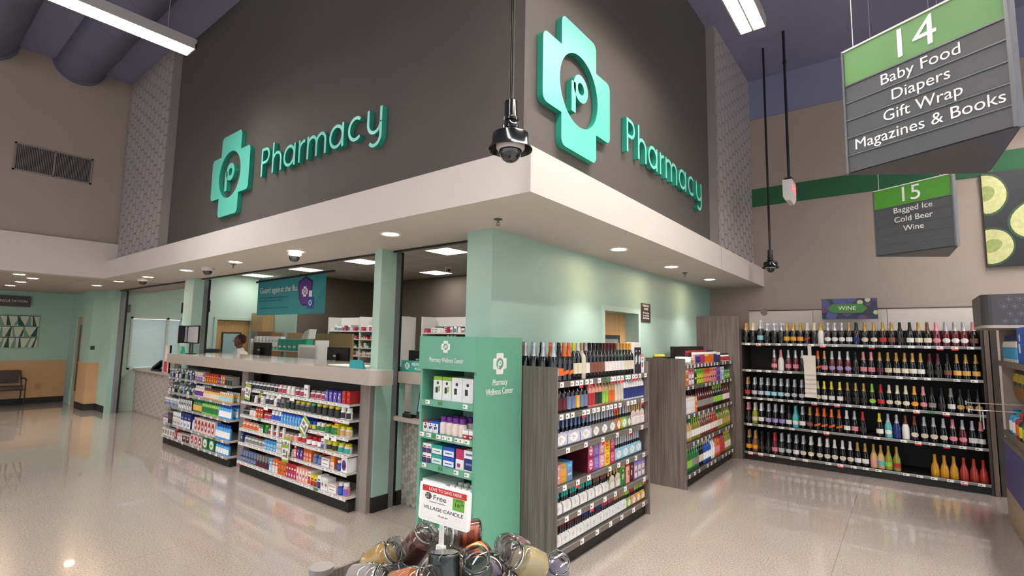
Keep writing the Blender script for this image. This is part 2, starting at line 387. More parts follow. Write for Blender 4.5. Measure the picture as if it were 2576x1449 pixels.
# ================================================================== LAMPS
def strip_light(x, y0, y1, z, label, wd=0.25):
    t = root('suspended_strip_light', (x, (y0+y1)/2, z), label, 'ceiling light', group='suspended strip lights')
    L = y1-y0
    h = MB(); h.box(-wd/2, wd/2, -L/2, L/2, 0.03, 0.08); h.box(-wd/2, -wd/2+0.012, -L/2, L/2, -0.03, 0.03); h.box(wd/2-0.012, wd/2, -L/2, L/2, -0.03, 0.03)
    h.box(-wd/2, wd/2, -L/2, -L/2+0.012, -0.03, 0.03); h.box(-wd/2, wd/2, L/2-0.012, L/2, -0.03, 0.03)
    h.obj('housing', mat('#c9c2ba', 0.35, 0.5), t)
    tb = MB()
    for sx in (-0.055, 0.055): tb.cyl((sx, -L/2+0.03, 0.012), (sx, L/2-0.03, 0.012), 0.016, n=8)
    tb.obj('lamp_tube', emis('#fff6ea', 22), t)
    lv = MB(); n = int(L/0.075)
    for i in range(n+1): y = -L/2+0.012+i*(L-0.024)/n; lv.box(-wd/2+0.012, wd/2-0.012, y-0.002, y+0.002, -0.03, 0.0)
    lv.box(-0.008, 0.008, -L/2, L/2, -0.03, 0.0)
    lv.obj('louvre', mat('#c9c5bf', 0.4), t)
    for y in (-L/2+0.25, L/2-0.25): MB().cyl((0, y, 0.08), (0, y, 6.4-z), 0.003, n=5).obj('hanger_wire', GREYL, t)
    a = area_light('strip_glow', (0, 0, 0.029), wd*0.8, L-0.1, STRIP_W*L, parent=t)
    return t
strip_light(-6.25, -1.7, 2.02, 5.0, 'long suspended strip light nearest the hexagon panel corner')
strip_light(-6.25, -5.8, -2.0, 5.0, 'suspended strip light behind the camera on the waiting side')
strip_light(-1.08, 1.6, 5.33, 5.0, 'suspended strip light ending above the pharmacy short side')
strip_light(-1.08, -2.4, 1.35, 5.0, 'suspended strip light over the candle bin')
strip_light(-1.08, -6.5, -2.7, 5.0, 'suspended strip light behind the candle bin')
strip_light(1.45, 4.9, 8.7, 5.0, 'suspended strip light behind the aisle fourteen sign')
strip_light(1.45, 0.9, 4.7, 5.0, 'added unseen strip light over the next aisle from the candles')  # row carried on out of view, added to brighten the right side
strip_light(4.2, 5.5, 9.0, 5.0, 'added unseen strip light near the produce picture')  # extra lamp out of view, added so the back wall gets more light
strip_light(4.2, 1.6, 5.33, 5.0, 'suspended strip light over the next aisle')
strip_light(4.2, -2.4, 1.35, 5.0, 'suspended strip light over the far aisle start')

def downlight(x, y, z, label, power=SPOT_W, spot=True):
    t = root('recessed_downlight', (x, y, z), label, 'downlight', group='recessed downlights')
    MB().lathe([(0.075, -0.004), (0.098, -0.006), (0.1, 0.0), (0.075, 0.0)], 24, caps=False).obj('trim_ring', WHITEG, t, True)
    MB().lathe([(0.0, -0.002), (0.075, -0.002)], 24).obj('lens', emis('#fff4e6', 16), t)
    if spot:
        l = bpy.data.lights.new('downlight_glow', 'SPOT'); l.energy = power; l.spot_size = math.radians(95); l.spot_blend = 0.7; l.shadow_soft_size = 0.06; l.color = (1, 0.98, 0.95)
        o = bpy.data.objects.new('downlight_glow', l); COL.objects.link(o); o.location = (0, 0, -0.02); o.parent = t
    return t
names = ['nearest the soffit corner', 'above the flu banner', 'above the seated worker', 'beside the second dome camera', 'above the far mint post', 'beyond the far mint post', 'near the bulkhead corner', 'nearest the bulkhead corner']
# long side, then short side, then waiting area
for (x, y), s in zip([(-3.69, 2.9), (-5.36, 2.915), (-6.87, 2.915), (-8.47, 2.9), (-10.11, 2.9), (-11.72, 2.9), (-13.2, 2.9)],
                     ['nearest the soffit corner', 'behind the dome camera over the flu banner', 'over the worker at the counter', 'between the two soffit dome cameras', 'beside the far dome camera', 'just past the far dome camera', 'over the side counter']):
    downlight(x, y, 2.734 if x > -11.1 else 2.75, 'round recessed downlight in the long soffit ' + s)
for (x, y), s in zip([(-2.298, 4.73), (-2.297, 6.22), (-2.298, 7.8)], ['above the first wine rack', 'above the hours sign', 'above the tall wood panel']):
    downlight(x, y, 2.734, 'round recessed downlight in the short soffit ' + s)
for (x, y), s in zip([(-11.9, 1.555), (-12.57, 1.826), (-13.74, 1.83), (-15.07, 1.855)], ['nearest the bulkhead', 'second from the bulkhead', 'third from the bulkhead', 'nearest the consultation sign']):
    downlight(x, y, 2.75, 'round downlight in the waiting area ceiling ' + s, SPOT_W*1.3)
def troffer(x, y, label, k=1.0):
    t = root('troffer_light', (x, y, 3.35), label, 'ceiling light', group='square troffers in the pharmacy ceiling')
    MB().box(-0.3, 0.3, -0.3, 0.3, -0.006, 0.0).obj('frame', WHITE, t)
    MB().box(-0.275, 0.275, -0.275, 0.275, -0.010, -0.006).obj('diffuser', emis('#fffaf0', 3.5), t)
    area_light('troffer_glow', (0, 0, -0.02), 0.5, 0.5, TROFFER_W*k, (1, 0.98, 0.93), t)
for (x, y), s in zip([(-6.48, 6.38), (-8.9, 6.33), (-11.2, 6.36), (-13.5, 6.32), (-12.9, 8.3), (-8.9, 8.4), (-4.4, 6.4)],
                     ['seen over the prepaid pickup', 'between the banner and corner post', 'above the flu banner rod', 'above the banner near the side wall', 'above the white drug shelves', 'at the rear over the shelves', 'in the rear corner']):
    troffer(x, y, 'bright square troffer ' + s, 0.4 if x < -13 else 1.0)

# ================================================================== BIG SIGNS
def arc(cx, cz, r, a0, a1, n=14):
    return [(cx+r*math.cos(math.radians(a0+(a1-a0)*i/n)), cz+r*math.sin(math.radians(a0+(a1-a0)*i/n))) for i in range(n+1)]
def ribbon(mb, path, wdt, d0, d1, m=0, closed=False, mside=None):
    """a stroke of constant width along a path in the sign plane, extruded"""
    n = len(path); L = []; Rr = []
    for i, p in enumerate(path):
        if closed: a = path[i-1]; b = path[(i+1) % n]
        else: a = path[max(i-1, 0)]; b = path[min(i+1, n-1)]
        dx, dz = b[0]-a[0], b[1]-a[1]; l = math.hypot(dx, dz) or 1; nx, nz = -dz/l, dx/l
        L.append((p[0]+nx*wdt/2, p[1]+nz*wdt/2)); Rr.append((p[0]-nx*wdt/2, p[1]-nz*wdt/2))
    k = n if closed else n-1
    vs = [(x, d0, z) for x, z in L]+[(x, d0, z) for x, z in Rr]+[(x, d1, z) for x, z in L]+[(x, d1, z) for x, z in Rr]
    fr_, sd = [], []
    for i in range(k):
        j = (i+1) % n
        fr_ += [(i, n+i, n+j, j), (2*n+i, 2*n+j, 3*n+j, 3*n+i)]; sd += [(i, j, 2*n+j, 2*n+i), (n+i, 3*n+i, 3*n+j, n+j)]
    if not closed: sd += [(0, 2*n, 3*n, n), (n-1, 2*n-1, 4*n-1, 3*n-1)]
    o = len(mb.v); mb.add(vs, fr_, m); mb.f += [tuple(i+o for i in f) for f in sd]; mb.mi += [m if mside is None else mside]*len(sd)
def pharmacy_letters():
    """strokes of the word, x from 0, baseline z 0, in metres"""
    S = []; xh = 0.125; w0 = 0.0
    def bowl(cx): return arc(cx, xh, 0.108, 0, 360, 28)[:-1]
    S.append(([(0.02, 0), (0.02, 0.345)], 0)); S.append(([(0.02, 0.328)]+[(0.10, 0.328)]+arc(0.10, 0.248, 0.08, 90, -90, 12)+[(0.02, 0.168)], 0))   # P
    S.append(([(0.285, 0), (0.285, 0.36)], 0)); S.append((arc(0.375, 0.135, 0.09, 180, 0, 14)+[(0.465, 0)], 0))                                  # h
    S.append((bowl(0.652), 1)); S.append(([(0.762, 0), (0.762, 0.25)], 0))                                                                     # a
    S.append(([(0.865, 0), (0.865, 0.25)], 0)); S.append((arc(0.955, 0.135, 0.09, 180, 78, 8), 0))                                              # r
    S.append(([(1.035, 0), (1.035, 0.25)], 0)); S.append((arc(1.118, 0.145, 0.083, 180, 0, 14)+[(1.201, 0)], 0)); S.append((arc(1.284, 0.145, 0.083, 180, 0, 14)+[(1.367, 0)], 0))  # m
    S.append((bowl(1.567), 1)); S.append(([(1.677, 0), (1.677, 0.25)], 0))                                                                     # a
    S.append((arc(1.892, xh, 0.108, 50, 310, 20), 0))                                                                                          # c
    S.append(([(2.09, 0.25)]+arc(2.185, 0.11, 0.095, 180, 360, 14)+[(2.28, 0.11)], 0))
    S.append(([(2.28, 0.25), (2.28, -0.02)]+arc(2.19, -0.02, 0.09, 0, -140, 12), 0))                                                           # y
    return S
def cross_outline(s=1.0, r=0.06):
    a, b = 0.283*s, 0.545*s; pts = []
    def corner(cx, cz, a0): pts.extend(arc(cx, cz, r*s, a0, a0+90, 5))
    corner(a-r*s, b-r*s, 0); corner(-a+r*s, b-r*s, 90); pts.append((-a, a)); corner(-b+r*s, a-r*s, 90); corner(-b+r*s, -a+r*s, 180); pts.append((-a, -a))
    corner(-a+r*s, -b+r*s, 180); corner(a-r*s, -b+r*s, 270); pts.append((a, -a)); corner(b-r*s, -a+r*s, 270); corner(b-r*s, a-r*s, 0); pts.append((a, a))
    return pts
def cross_mesh(mb, s, d0, d1, m=0, mside=0, hole=0.31, letter=True):
    """cross with a round hole, a letter p standing in the hole"""
    out = cross_outline(s); N = 48
    # ring of quads between the outline (resampled by angle) and the hole
    def hit(ang):
        dx, dz = math.cos(ang), math.sin(ang); best = 1e9
        for i in range(len(out)):
            (x1, z1), (x2, z2) = out[i-1], out[i]; ex, ez = x2-x1, z2-z1; den = dx*ez-dz*ex
            if abs(den) < 1e-9: continue
            t = (x1*ez-z1*ex)/den; u = (x1*dz-z1*dx)/den
            if t > 0 and -1e-6 <= u <= 1+1e-6: best = min(best, t)
        return (dx*best, dz*best)
    angs = sorted(set([round(math.atan2(z, x) % (2*PI), 6) for x, z in out]+[2*PI*i/N for i in range(N)]))
    O = [hit(a) for a in angs]; H = [(hole*s*math.cos(a), hole*s*math.sin(a)) for a in angs]; n = len(angs)
    vs = [(x, d0, z) for x, z in O]+[(x, d0, z) for x, z in H]+[(x, d1, z) for x, z in O]+[(x, d1, z) for x, z in H]
    f1, f2 = [], []
    for i in range(n):
        j = (i+1) % n; f1 += [(i, n+i, n+j, j), (2*n+i, 2*n+j, 3*n+j, 3*n+i)]; f2 += [(i, j, 2*n+j, 2*n+i), (n+i, 3*n+i, 3*n+j, n+j)]
    o = len(mb.v); mb.add(vs, f1, m); mb.f += [tuple(i+o for i in f) for f in f2]; mb.mi += [mside]*len(f2)
def p_letter(mb, s, d0, d1, m=0, mside=0):
    ribbon(mb, arc(0.02*s, 0.03*s, 0.085*s, 0, 360, 24)[:-1], 0.066*s, d0, d1, m, True, mside)
    ribbon(mb, [(-0.098*s, 0.05*s), (-0.098*s, -0.21*s)], 0.066*s, d0, d1, m, False, mside)
def big_sign(loc, rz, lab1, lab2):
    t = root('pharmacy_cross_logo', loc, lab1, 'wall sign', rz)
    mb = MB(); cross_mesh(mb, 1.0, -0.057, -0.003, 0, 1); mb.obj('cross', [TEAL, TEALS], t)
    mb = MB(); p_letter(mb, 1.0, -0.057, -0.003, 0, 1); mb.obj('letter', [TEAL, TEALS], t)
def big_word(loc, rz, lab):
    t = root('pharmacy_lettering', loc, lab, 'wall sign', rz)
    S = pharmacy_letters(); groups = [S[0:2], S[2:4], S[4:6], S[6:8], S[8:11], S[11:13], S[13:14], S[14:16]]
    for g in groups:
        mb = MB()
        for k, (pth, cl) in enumerate(g): ribbon(mb, pth, 0.034, -0.057+0.0007*k, -0.003, 0, bool(cl), 1)
        mb.obj('letter', [mat('#7fdcc6', 0.4, var=0.03), TEALS], t)
big_sign((-6.845, 2.81, 3.865), 0, 'teal cross logo with a ringed p, on the long dark wall', 0)
big_word((-5.99, 2.81, 3.665), 0, 'teal raised lettering reading Pharmacy, on the long dark wall')
big_sign((-2.11, 3.51, 3.863), PI/2, 'teal cross logo with a ringed p, on the short dark wall', 0)
big_word((-2.11, 4.41, 3.635), PI/2, 'teal raised lettering reading Pharmacy, on the short dark wall')

# ================================================================== HANGING AISLE SIGNS
def aisle_sign(A, zb, num, rows, label):
    """three sided hanging sign; A is the plan position of one corner"""
    L = 0.76; H = 0.752; a0 = math.radians(152.7-180)
    pts = [Vector((0, 0, 0)), Vector((math.cos(a0)*L, math.sin(a0)*L, 0)), Vector((math.cos(a0+PI/3)*L, math.sin(a0+PI/3)*L, 0))]
    t = root('aisle_sign', (A[0], A[1], zb), label, 'aisle sign', group='hanging aisle signs')
    GR = mat('#5e8a4f' if num == '14' else '#4b8f2c', 0.5, var=0.03); DG = mat('#4c4c4f', 0.5, var=0.04); FRM = mat('#57575a', 0.4, 0.3)
    cen = (pts[0]+pts[1]+pts[2])/3
    b = MB()
    ins = [p+(cen-p)*0.03 for p in pts]
    b.prism([(p.x, p.y) for p in ins], 0.004, H-0.02, 'z'); b.prism([(p.x, p.y) for p in pts], -0.004, 0.004, 'z')
    b.obj('body', FRM, t)
    for i in range(3):
        p, q = pts[i], pts[(i+1) % 3]; ang = math.atan2(q.y-p.y, q.x-p.x)
        hold = bpy.data.objects.new('sign_face', None); mb = MB()
        n = 6; hg = 0.218*H/0.752; rh = (H-hg)/5
        mb.box(0.006, L-0.006, -0.012, 0.004, H-hg, H, 0)
        for k in range(5):
            z1 = H-hg-k*rh; mb.box(0.006, L-0.006, -0.012, 0.004, z1-rh+0.006, z1-0.003, 1)
            mb.box(0.006, L-0.006, -0.017, 0.0, z1-0.005, z1+0.003, 2)
        mb.box(0.0, 0.012, -0.02, 0.012, 0, H, 2); mb.box(L-0.012, L, -0.02, 0.012, 0, H, 2); mb.box(0, L, -0.018, 0.0, H-0.004, H+0.006, 3)
        f = mb.obj('face_panel', [GR, DG, mat('#77777a', 0.35, 0.5), WHITE], t); f.location = p; f.rotation_euler = (0, 0, ang)
        bpy.data.objects.remove(hold)
        tx = text(num, 0.235, (L/2-0.01, -0.014, H-hg/2-0.004), WHITEG, f); tx.name = 'aisle_number'
        for k, s in enumerate(rows):
            text(s, 0.088, (L/2+0.01, -0.014, H-hg-(k+0.52)*rh), WHITEG, f)
    for p in pts: e = p+(cen-p)*0.12; MB().cyl((e.x, e.y, H), (e.x, e.y, 6.4-zb), 0.0025, n=5).obj('hanging_wire', mat('#d8d5d0', 0.4), t)
aisle_sign((-0.218, 3.512), 2.8, '14', ['Baby Food', 'Diapers', 'Gift Wrap', 'Magazines & Books'], 'hanging three sided sign for aisle 14, listing Baby Food and Diapers')
aisle_sign((-0.214, 7.054), 2.8, '15', ['Bagged Ice', 'Cold Beer', 'Wine'], 'hanging three sided sign for aisle 15, listing Bagged Ice, Cold Beer, Wine')

# ================================================================== CAMERAS, SPRINKLERS, EXIT SIGN
def dome_pendant(x, y, z, label, s=1.0, triple=True):
    t = root('pendant_dome_camera', (x, y, z), label, 'security camera', group='pendant dome cameras')
    MB().lathe([(0.035, 0.26), (0.038, 0.17), (0.043, 0.165), (0.043, 0.15), (0.035, 0.145), (0.037, 0.13), (0.045, 0.12), (0.045, 0.105), (0.036, 0.1), (0.07, 0.09), (0.098, 0.075), (0.102, 0.02), (0.12, -0.01), (0.118, -0.012), (0.098, 0.016), (0.09, 0.06), (0.0, 0.075)], 28).obj('shade', BLACKG, t, True)
    MB().lathe([(0.078, 0.02), (0.078, 0.0), (0.068, -0.014), (0.0, -0.014)], 24).obj('camera_housing', mat('#cfc8c6', 0.4), t, True)
    MB().lathe([(0.062, -0.014), (0.062, -0.024), (0.054, -0.048), (0.038, -0.068), (0.02, -0.078), (0, -0.081)], 24).obj('dome', mat('#1a1d22', 0.08, coat=1), t, True)
    p = MB()
    for dx in ((-0.012, 0.0, 0.012) if triple else (0,)): p.cyl((dx, 0, 0.25), (dx, 0, 6.4-z), 0.0055 if triple else 0.016, n=8)
    p.obj('pole', mat('#2a2725', 0.3, 0.4), t)
    t.scale = (s,)*3 if s != 1 else (1, 1, 1)
dome_pendant(-1.745, 2.2, 2.89, 'large black dome camera hanging in front of the soffit corner', 1.07)
dome_pendant(-1.55, 8.3, 2.925, 'small black dome camera hanging near the taupe wall', triple=False)
def soffit_dome(x, y, z, label):
    t = root('dome_camera', (x, y, z), label, 'security camera', group='dome cameras on the ceiling')
    MB().lathe([(0.08, 0.0), (0.08, -0.035), (0.068, -0.05), (0, -0.05)], 20).obj('base', mat('#d8d2c8', 0.4), t, True)
    MB().lathe([(0.06, -0.05), (0.056, -0.075), (0.042, -0.098), (0.02, -0.108), (0, -0.11)], 20).obj('dome', mat('#1c2326', 0.08, coat=1), t, True)
soffit_dome(-5.46, 2.95, 2.734, 'white dome camera on the soffit over the flu banner')
soffit_dome(-7.82, 2.95, 2.734, 'white dome camera on the soffit above the frame stand')
soffit_dome(-10.5, 2.94, 2.734, 'white dome camera on the soffit nearest the bulkhead')
soffit_dome(-7.95, 7.87, 3.35, 'dome camera on the tile ceiling deep inside the pharmacy')
def sprinkler(x, y, z, label):
    t = root('fire_sprinkler', (x, y, z), label, 'sprinkler', group='sprinkler heads')
    mb = MB(); mb.lathe([(0.036, 0), (0.036, -0.006), (0.012, -0.012), (0.008, -0.02), (0.008, -0.03)], 16)
    for sx in (-1, 1): mb.tube([(sx*0.008, 0, -0.02), (sx*0.014, 0, -0.035), (sx*0.004, 0, -0.05)], 0.0025, 5)
    mb.lathe([(0.016, -0.052), (0.018, -0.05), (0, -0.048)], 12)
    mb.obj('head', mat('#6e6660', 0.35, 0.7), t, True)
sprinkler(-2.492, 3.0, 2.734, 'brass sprinkler head above the mint wall corner')
sprinkler(-2.348, 6.863, 2.734, 'sprinkler head between two downlights on the short soffit')
sprinkler(-7.13, 3.0, 2.734, 'sprinkler head beside a downlight on the long soffit')
t = root('exit_sign', (-1.215, 8.0, 3.8), 'exit sign hanging edge on from a black pole near the taupe wall', 'exit sign')
MB().prism([(-0.03, 0.0), (0.03, 0.0), (0.06, 0.06), (0.06, 0.3), (-0.06, 0.3), (-0.06, 0.06)], -0.16, 0.16).obj('housing', WHITE, t)
MB().box(-0.045, 0.045, -0.09, 0.09, 0.3, 0.35).obj('canopy', BLACK, t)
MB().cyl((0, 0, 0.35), (0, 0, 2.6), 0.018, n=8).cyl((0, 0, 2.1), (0, 0, 2.14), 0.026, n=8).obj('pole', BLACK, t)
text('EXIT', 0.17, (0.0615, 0, 0.18), emis('#ff3b4a', 1.6), t, rz=PI/2)

# ducts and the return vent
def duct(y, z, r, label):
    t = root('air_duct', (-11.2, y, z), label, 'duct', group='ducts under the dark ceiling')
    mb = MB(); mb.cyl((0, 0, 0), (4.4, 0, 0), r, n=40)
    mb.cyl((0, 0, 0), (0.05, 0, 0), r+0.03, n=40)
    for i in range(1, 4): mb.cyl((i*1.1, 0, 0), (i*1.1+0.02, 0, 0), r+0.008, n=40)
    mb.obj('duct_shell', mat('#68687a', 0.8, scale=2, var=0.08), t, True)
duct(1.93, 6.46, 0.34, 'navy round duct nearest the hexagon panel')
duct(0.75, 6.45, 0.40, 'larger navy round duct farther from the hexagon panel')
t = root('return_air_vent', (-11.2, 1.74, 4.6), 'grey slatted return air vent on the taupe upper wall', 'vent', PI/2)
mb = MB(); mb.box(-0.5, 0.5, -0.012, 0.0, -0.23, -0.205); mb.box(-0.5, 0.5, -0.012, 0.0, 0.205, 0.23); mb.box(-0.5, -0.475, -0.012, 0, -0.23, 0.23); mb.box(0.475, 0.5, -0.012, 0, -0.23, 0.23); mb.box(-0.01, 0.01, -0.012, 0, -0.22, 0.22)
mb.obj('frame', mat('#8a7f76', 0.6), t)
mb = MB()
for i in range(46): x = -0.472+i*0.0207; mb.box(x, x+0.007, -0.009, 0, -0.205, 0.205)
mb.obj('slats', mat('#857c76', 0.6), t)
MB().box(-0.475, 0.475, -0.002, 0.0, -0.205, 0.205).obj('backing', mat('#3b3735', 0.8), t)

# ================================================================== produce picture, wine sign, wall signs
t = root('produce_picture', (0.92, 9.27, 2.86), 'large dark picture of sliced cucumbers on the taupe wall', 'picture')
MB().box(0, 3.2, -0.03, 0.0, 0, 1.29).obj('board', mat('#16171c', 0.5, var=0.2), t)
mb = MB()
def disc(cx, cz, rx, rz_, m, y=-0.031, n=28, rot=0):
    ps = []
    for i in range(n):
        a = 2*PI*i/n; x, z = rx*math.cos(a), rz_*math.sin(a)*(1+0.03*math.sin(3*a)); ps.append((min(max(cx+x*math.cos(rot)-z*math.sin(rot), 0.005), 3.19), y, min(max(cz+x*math.sin(rot)+z*math.cos(rot), 0.005), 1.285)))
    mb.quad(ps, m)
for (cx, cz, rx, rz_, ro) in ((0.02, 1.0, 0.24, 0.3, 0.2), (0.05, 0.28, 0.24, 0.26, 0), (0.55, 0.62, 0.34, 0.28, 0.6), (0.95, 1.05, 0.3, 0.25, 0.2), (1.2, 0.3, 0.33, 0.28, 0.5), (1.8, 0.8, 0.36, 0.3, 0), (2.5, 0.4, 0.35, 0.3, 0.4), (2.7, 1.0, 0.3, 0.26, 0.1)):
    disc(cx, cz, rx, rz_, 0, -0.0305, rot=ro); disc(cx, cz, rx*0.92, rz_*0.9, 1, -0.031, rot=ro); disc(cx, cz, rx*0.5, rz_*0.32, 2, -0.0315, rot=ro+0.5)
mb.obj('slices', [mat('#2c4a2a', 0.5, var=0.3), mat('#c2c186', 0.5, scale=18, var=0.35), mat('#8f9a58', 0.5, scale=25, var=0.4)], t)
t = root('wine_sign', (-0.635, 8.86, 2.16), 'wine sign with grapes and a green plaque above the wine wall', 'sign')
MB().box(-0.34, 0.34, -0.012, 0.0, 0, 0.3).obj('board', mat('#2b2f4a', 0.5, var=0.2), t)
mb = MB()
def gdisc(cx, cz, r, m, y):
    mb.quad([(min(max(cx+r*math.cos(2*PI*i/20), -0.338), 0.338), y, min(max(cz+r*math.sin(2*PI*i/20), 0.002), 0.298)) for i in range(20)], m)
rr = random.Random(3)
for i in range(16): gdisc(-0.32+rr.random()*0.42, rr.random()*0.3, 0.045+rr.random()*0.02, rr.choice([0, 0, 1]), -0.0125-0.00005*i)
for i in range(9): gdisc(0.12+rr.random()*0.2, rr.random()*0.3, 0.03+rr.random()*0.015, rr.choice([2, 2, 1, 3]), -0.0135-0.00005*i)
mb.obj('grape_print', [mat('#4b5286', 0.5), mat('#5d3f6b', 0.5), mat('#b9c08a', 0.5), mat('#6d2f3f', 0.5)], t)
MB().prism([(-0.2, 0.09), (0.16, 0.09), (0.23, 0.155), (0.16, 0.22), (-0.2, 0.22), (-0.27, 0.155)], -0.018, -0.012).obj('plaque', mat('#3f7a35', 0.5), t)
text('WINE', 0.085, (-0.02, -0.0185, 0.155), WHITEG, t)
MB().box(-0.01, 0.01, 0.0, 0.12, 0.1, 0.14).obj('bracket', BLACK, t)
t = root('hours_sign', (-2.74, 6.43, 2.165), 'small dark sign with the pharmacy hours on the mint wall', 'sign', PI/2)
MB().box(-0.15, 0.15, -0.01, 0, -0.125, 0.125).obj('plate', mat('#3a322f', 0.45), t)
text('PHARMACY\nHOURS', 0.042, (0, -0.011, 0.072), WHITE, t)
text('M-F  9am-9pm\nSat  9am-7pm\nSun 11am-6pm', 0.034, (0, -0.011, -0.035), WHITE, t)
t = root('flu_banner', (-8.05, 4.3, 2.13), 'teal hanging banner reading Guard against the flu, over the counter', 'banner')
BT = mat('#2f8a8c', 0.5, var=0.03)
MB().box(-1.08, 1.08, -0.006, 0.0, 0, 0.64).obj('cloth', BT, t)
MB().prism([(0.62, 0.0), (1.08, 0.0), (1.08, 0.46)], -0.008, -0.006).obj('stripe', mat('#277c80', 0.5), t)
MB().cyl((-1.16, 0, 0.6), (1.28, 0, 0.64), 0.018, n=10).obj('rod', BLACK, t)
for x in (-0.9, 0.0, 1.05): MB().cyl((x, 0, 0.62), (x, 0, 1.22), 0.0025, n=5).obj('hanging_wire', GREYL, t)
text('Guard against the flu.', 0.145, (-1.0, -0.009, 0.43), WHITE, t, align='LEFT', width=1.26)
text_bars(t, -1.0, 0.02, (0.3, 0.25, 0.12), -0.006, 0.02, mat('#17595f', 0.5), 9)
def shield(k):
    pl = [(0, 0.25*k), (0.1*k, 0.2*k), (0.19*k, 0.17*k)]+[(0.19*k*math.cos(a)**0.8 if a < PI/2 else 0, 0.17*k-0.36*k*math.sin(a)) for a in [i*PI/2/8 for i in range(9)]]
    return pl+[(-x, z) for x, z in reversed(pl[1:-1])]
mb = MB(); mb.prism([(0.5+x, 0.34+z) for x, z in shield(1.12)], -0.009, -0.006, m=1); mb.prism([(0.5+x, 0.34+z) for x, z in shield(0.98)], -0.011, -0.006, m=0)
mb.obj('shield', [mat('#5d3181', 0.5), mat('#38175a', 0.5)], t)
mb = MB(); mb.T = Matrix.Translation((0.5, -0.013, 0.36)); cross_mesh(mb, 0.15, 0, 0.002); p_letter(mb, 0.2, 0, 0.002); mb.T = None
mb.obj('logo', WHITE, t)
mb = MB(); mb.box(0.58, 0.78, -0.014, -0.012, 0.08, 0.26); mb.obj('card', mat('#27479c', 0.5), t)
mb = MB(); mb.box(0.63, 0.72, -0.015, -0.012, 0.27, 0.37, 0); mb.T = Matrix.Translation((0.68, -0.016, 0.175)); cross_mesh(mb, 0.08, 0, 0.002); mb.T = None
mb.obj('badge', WHITE, t)
t = root('consultation_sign', (-17.06, 2.13, 2.5), 'dark consultation sign on the waiting area wall', 'sign', PI/2)
MB().box(-0.36, 0.36, -0.02, 0.0, -0.13, 0.13).obj('plate', mat('#4a4648', 0.5), t)
text('CONSULTATION', 0.085, (0, -0.021, 0.0), WHITE, t, width=0.6)
ART = [[(0.0, '#0f4a40'), (1, '#cfd2bd')], [(0, '#1c6a58'), (1, '#cfd2bd')], [(0, '#356f5c'), (1, '#cfd2bd')]]
for k, nm in enumerate(('topmost', 'middle', 'lowest')):
    zc = 1.50+0.265*(2-k)
    t = root('leaf_canvas', (-17.09, 2.17, zc), nm+' of three stacked leaf pattern canvases on the waiting area wall', 'wall art', PI/2, group='stacked leaf canvases')
    MB().box(-0.52, 0.52, -0.03, 0, -0.125, 0.125).obj('canvas', mat('#c9ccb8', 0.7), t)
    mb = MB(); rr = random.Random(10+k)
    for i in range(9):
        x = -0.48+i*0.115; w2 = 0.02+rr.random()*0.04; sl = (rr.random()-0.5)*0.18; x2 = min(max(x+sl, -0.5), 0.5)
        a, b_, c_, d_2 = (x-w2, -0.122), (min(x+w2, 0.51), -0.122), (min(x2+0.01, 0.51), 0.122), (x2-0.012, 0.122)
        mb.quad([(a[0], -0.031-i*1e-4, a[1]), (b_[0], -0.031-i*1e-4, b_[1]), (c_[0], -0.031-i*1e-4, c_[1]), (d_2[0], -0.031-i*1e-4, d_2[1])], i % 2)
    mb.box(-0.52, 0.52, -0.0325, -0.03, 0.113, 0.125, 0)
    mb.obj('leaf_pattern', [mat('#12463c', 0.6), mat('#6f9481', 0.6)], t)

# ================================================================== PRODUCTS: one of each kind, then copies
C = dict(k='#0d0d0e', g='#b5914f', s='#b9bac0', o='#d9661c', w='#e4dfda', c='#d8cdb4', b='#9fd0e0', B='#1c2d6e', p='#d98a96', r='#b3282c', y='#dccf2e', G='#8fbf3f', t='#54b3b3', n='#7a4a3a', v='#9a8fc0',
         R='#5a1420', Y='#8a8f2a', D='#16301c', a='#e09a1f', m='#5a1526', q='#c98f12', z='#a8301f', L='#4fa3d8', W='#f4f2ef', K='#2c2c30', S='#6f7f9f', P='#6a2f86', T='#2d9f8f', N='#c7a06a', V='#7b62b8', M='#b5305a', E='#1f7a3a', F='#2457b8', H='#8a8580', I='#f0a08a', J='#e8b04a', U='#e6d3c9', x='#cbc9d8')
NAMES = dict(k='black', g='gold', s='silver', o='orange', w='white', c='cream', b='light blue', B='navy', p='pink', r='red', y='yellow', G='lime', t='turquoise', n='brown', v='lavender', R='dark red', Y='olive', D='dark green',
             a='amber', m='maroon', q='golden yellow', z='red-orange', L='sky blue', W='white', K='charcoal', S='slate blue', P='purple', T='teal', N='tan', V='violet', M='magenta', E='green', F='blue', H='grey', I='salmon', J='honey', U='blush', x='pale lavender')
def cm(ch, rough=0.4, **k): return mat(C[ch], rough, **k)
PROTO = {}
def curved_label(mb, r, z0, z1, span, shape, m=0, n=10):
    """a paper label wrapped round the front (-Y) of a bottle"""
    def pt(u, z): a = -PI/2+u*span; return (r*math.cos(a), r*math.sin(a), z)
    if shape == 'd':
        vs = []; 
        for i in range(n+1):
            u = -1+2*i/n; mid = z0+(z1-z0)*(0.5+0.28*u); vs += [pt(u, mid-0.016), pt(u, mid+0.016)]
        mb.add(vs, [(2*i, 2*i+2, 2*i+3, 2*i+1) for i in range(n)], m); return
    vs = []
    for i in range(n+1):
        u = -1+2*i/n; h = 1.0 if shape == 'r' else max(0.03, math.sqrt(max(0, 1-u*u)))
        zc = (z0+z1)/2; vs += [pt(u, zc-(z1-z0)/2*h), pt(u, zc+(z1-z0)/2*h)]
    mb.add(vs, [(2*i, 2*i+2, 2*i+3, 2*i+1) for i in range(n)], m)
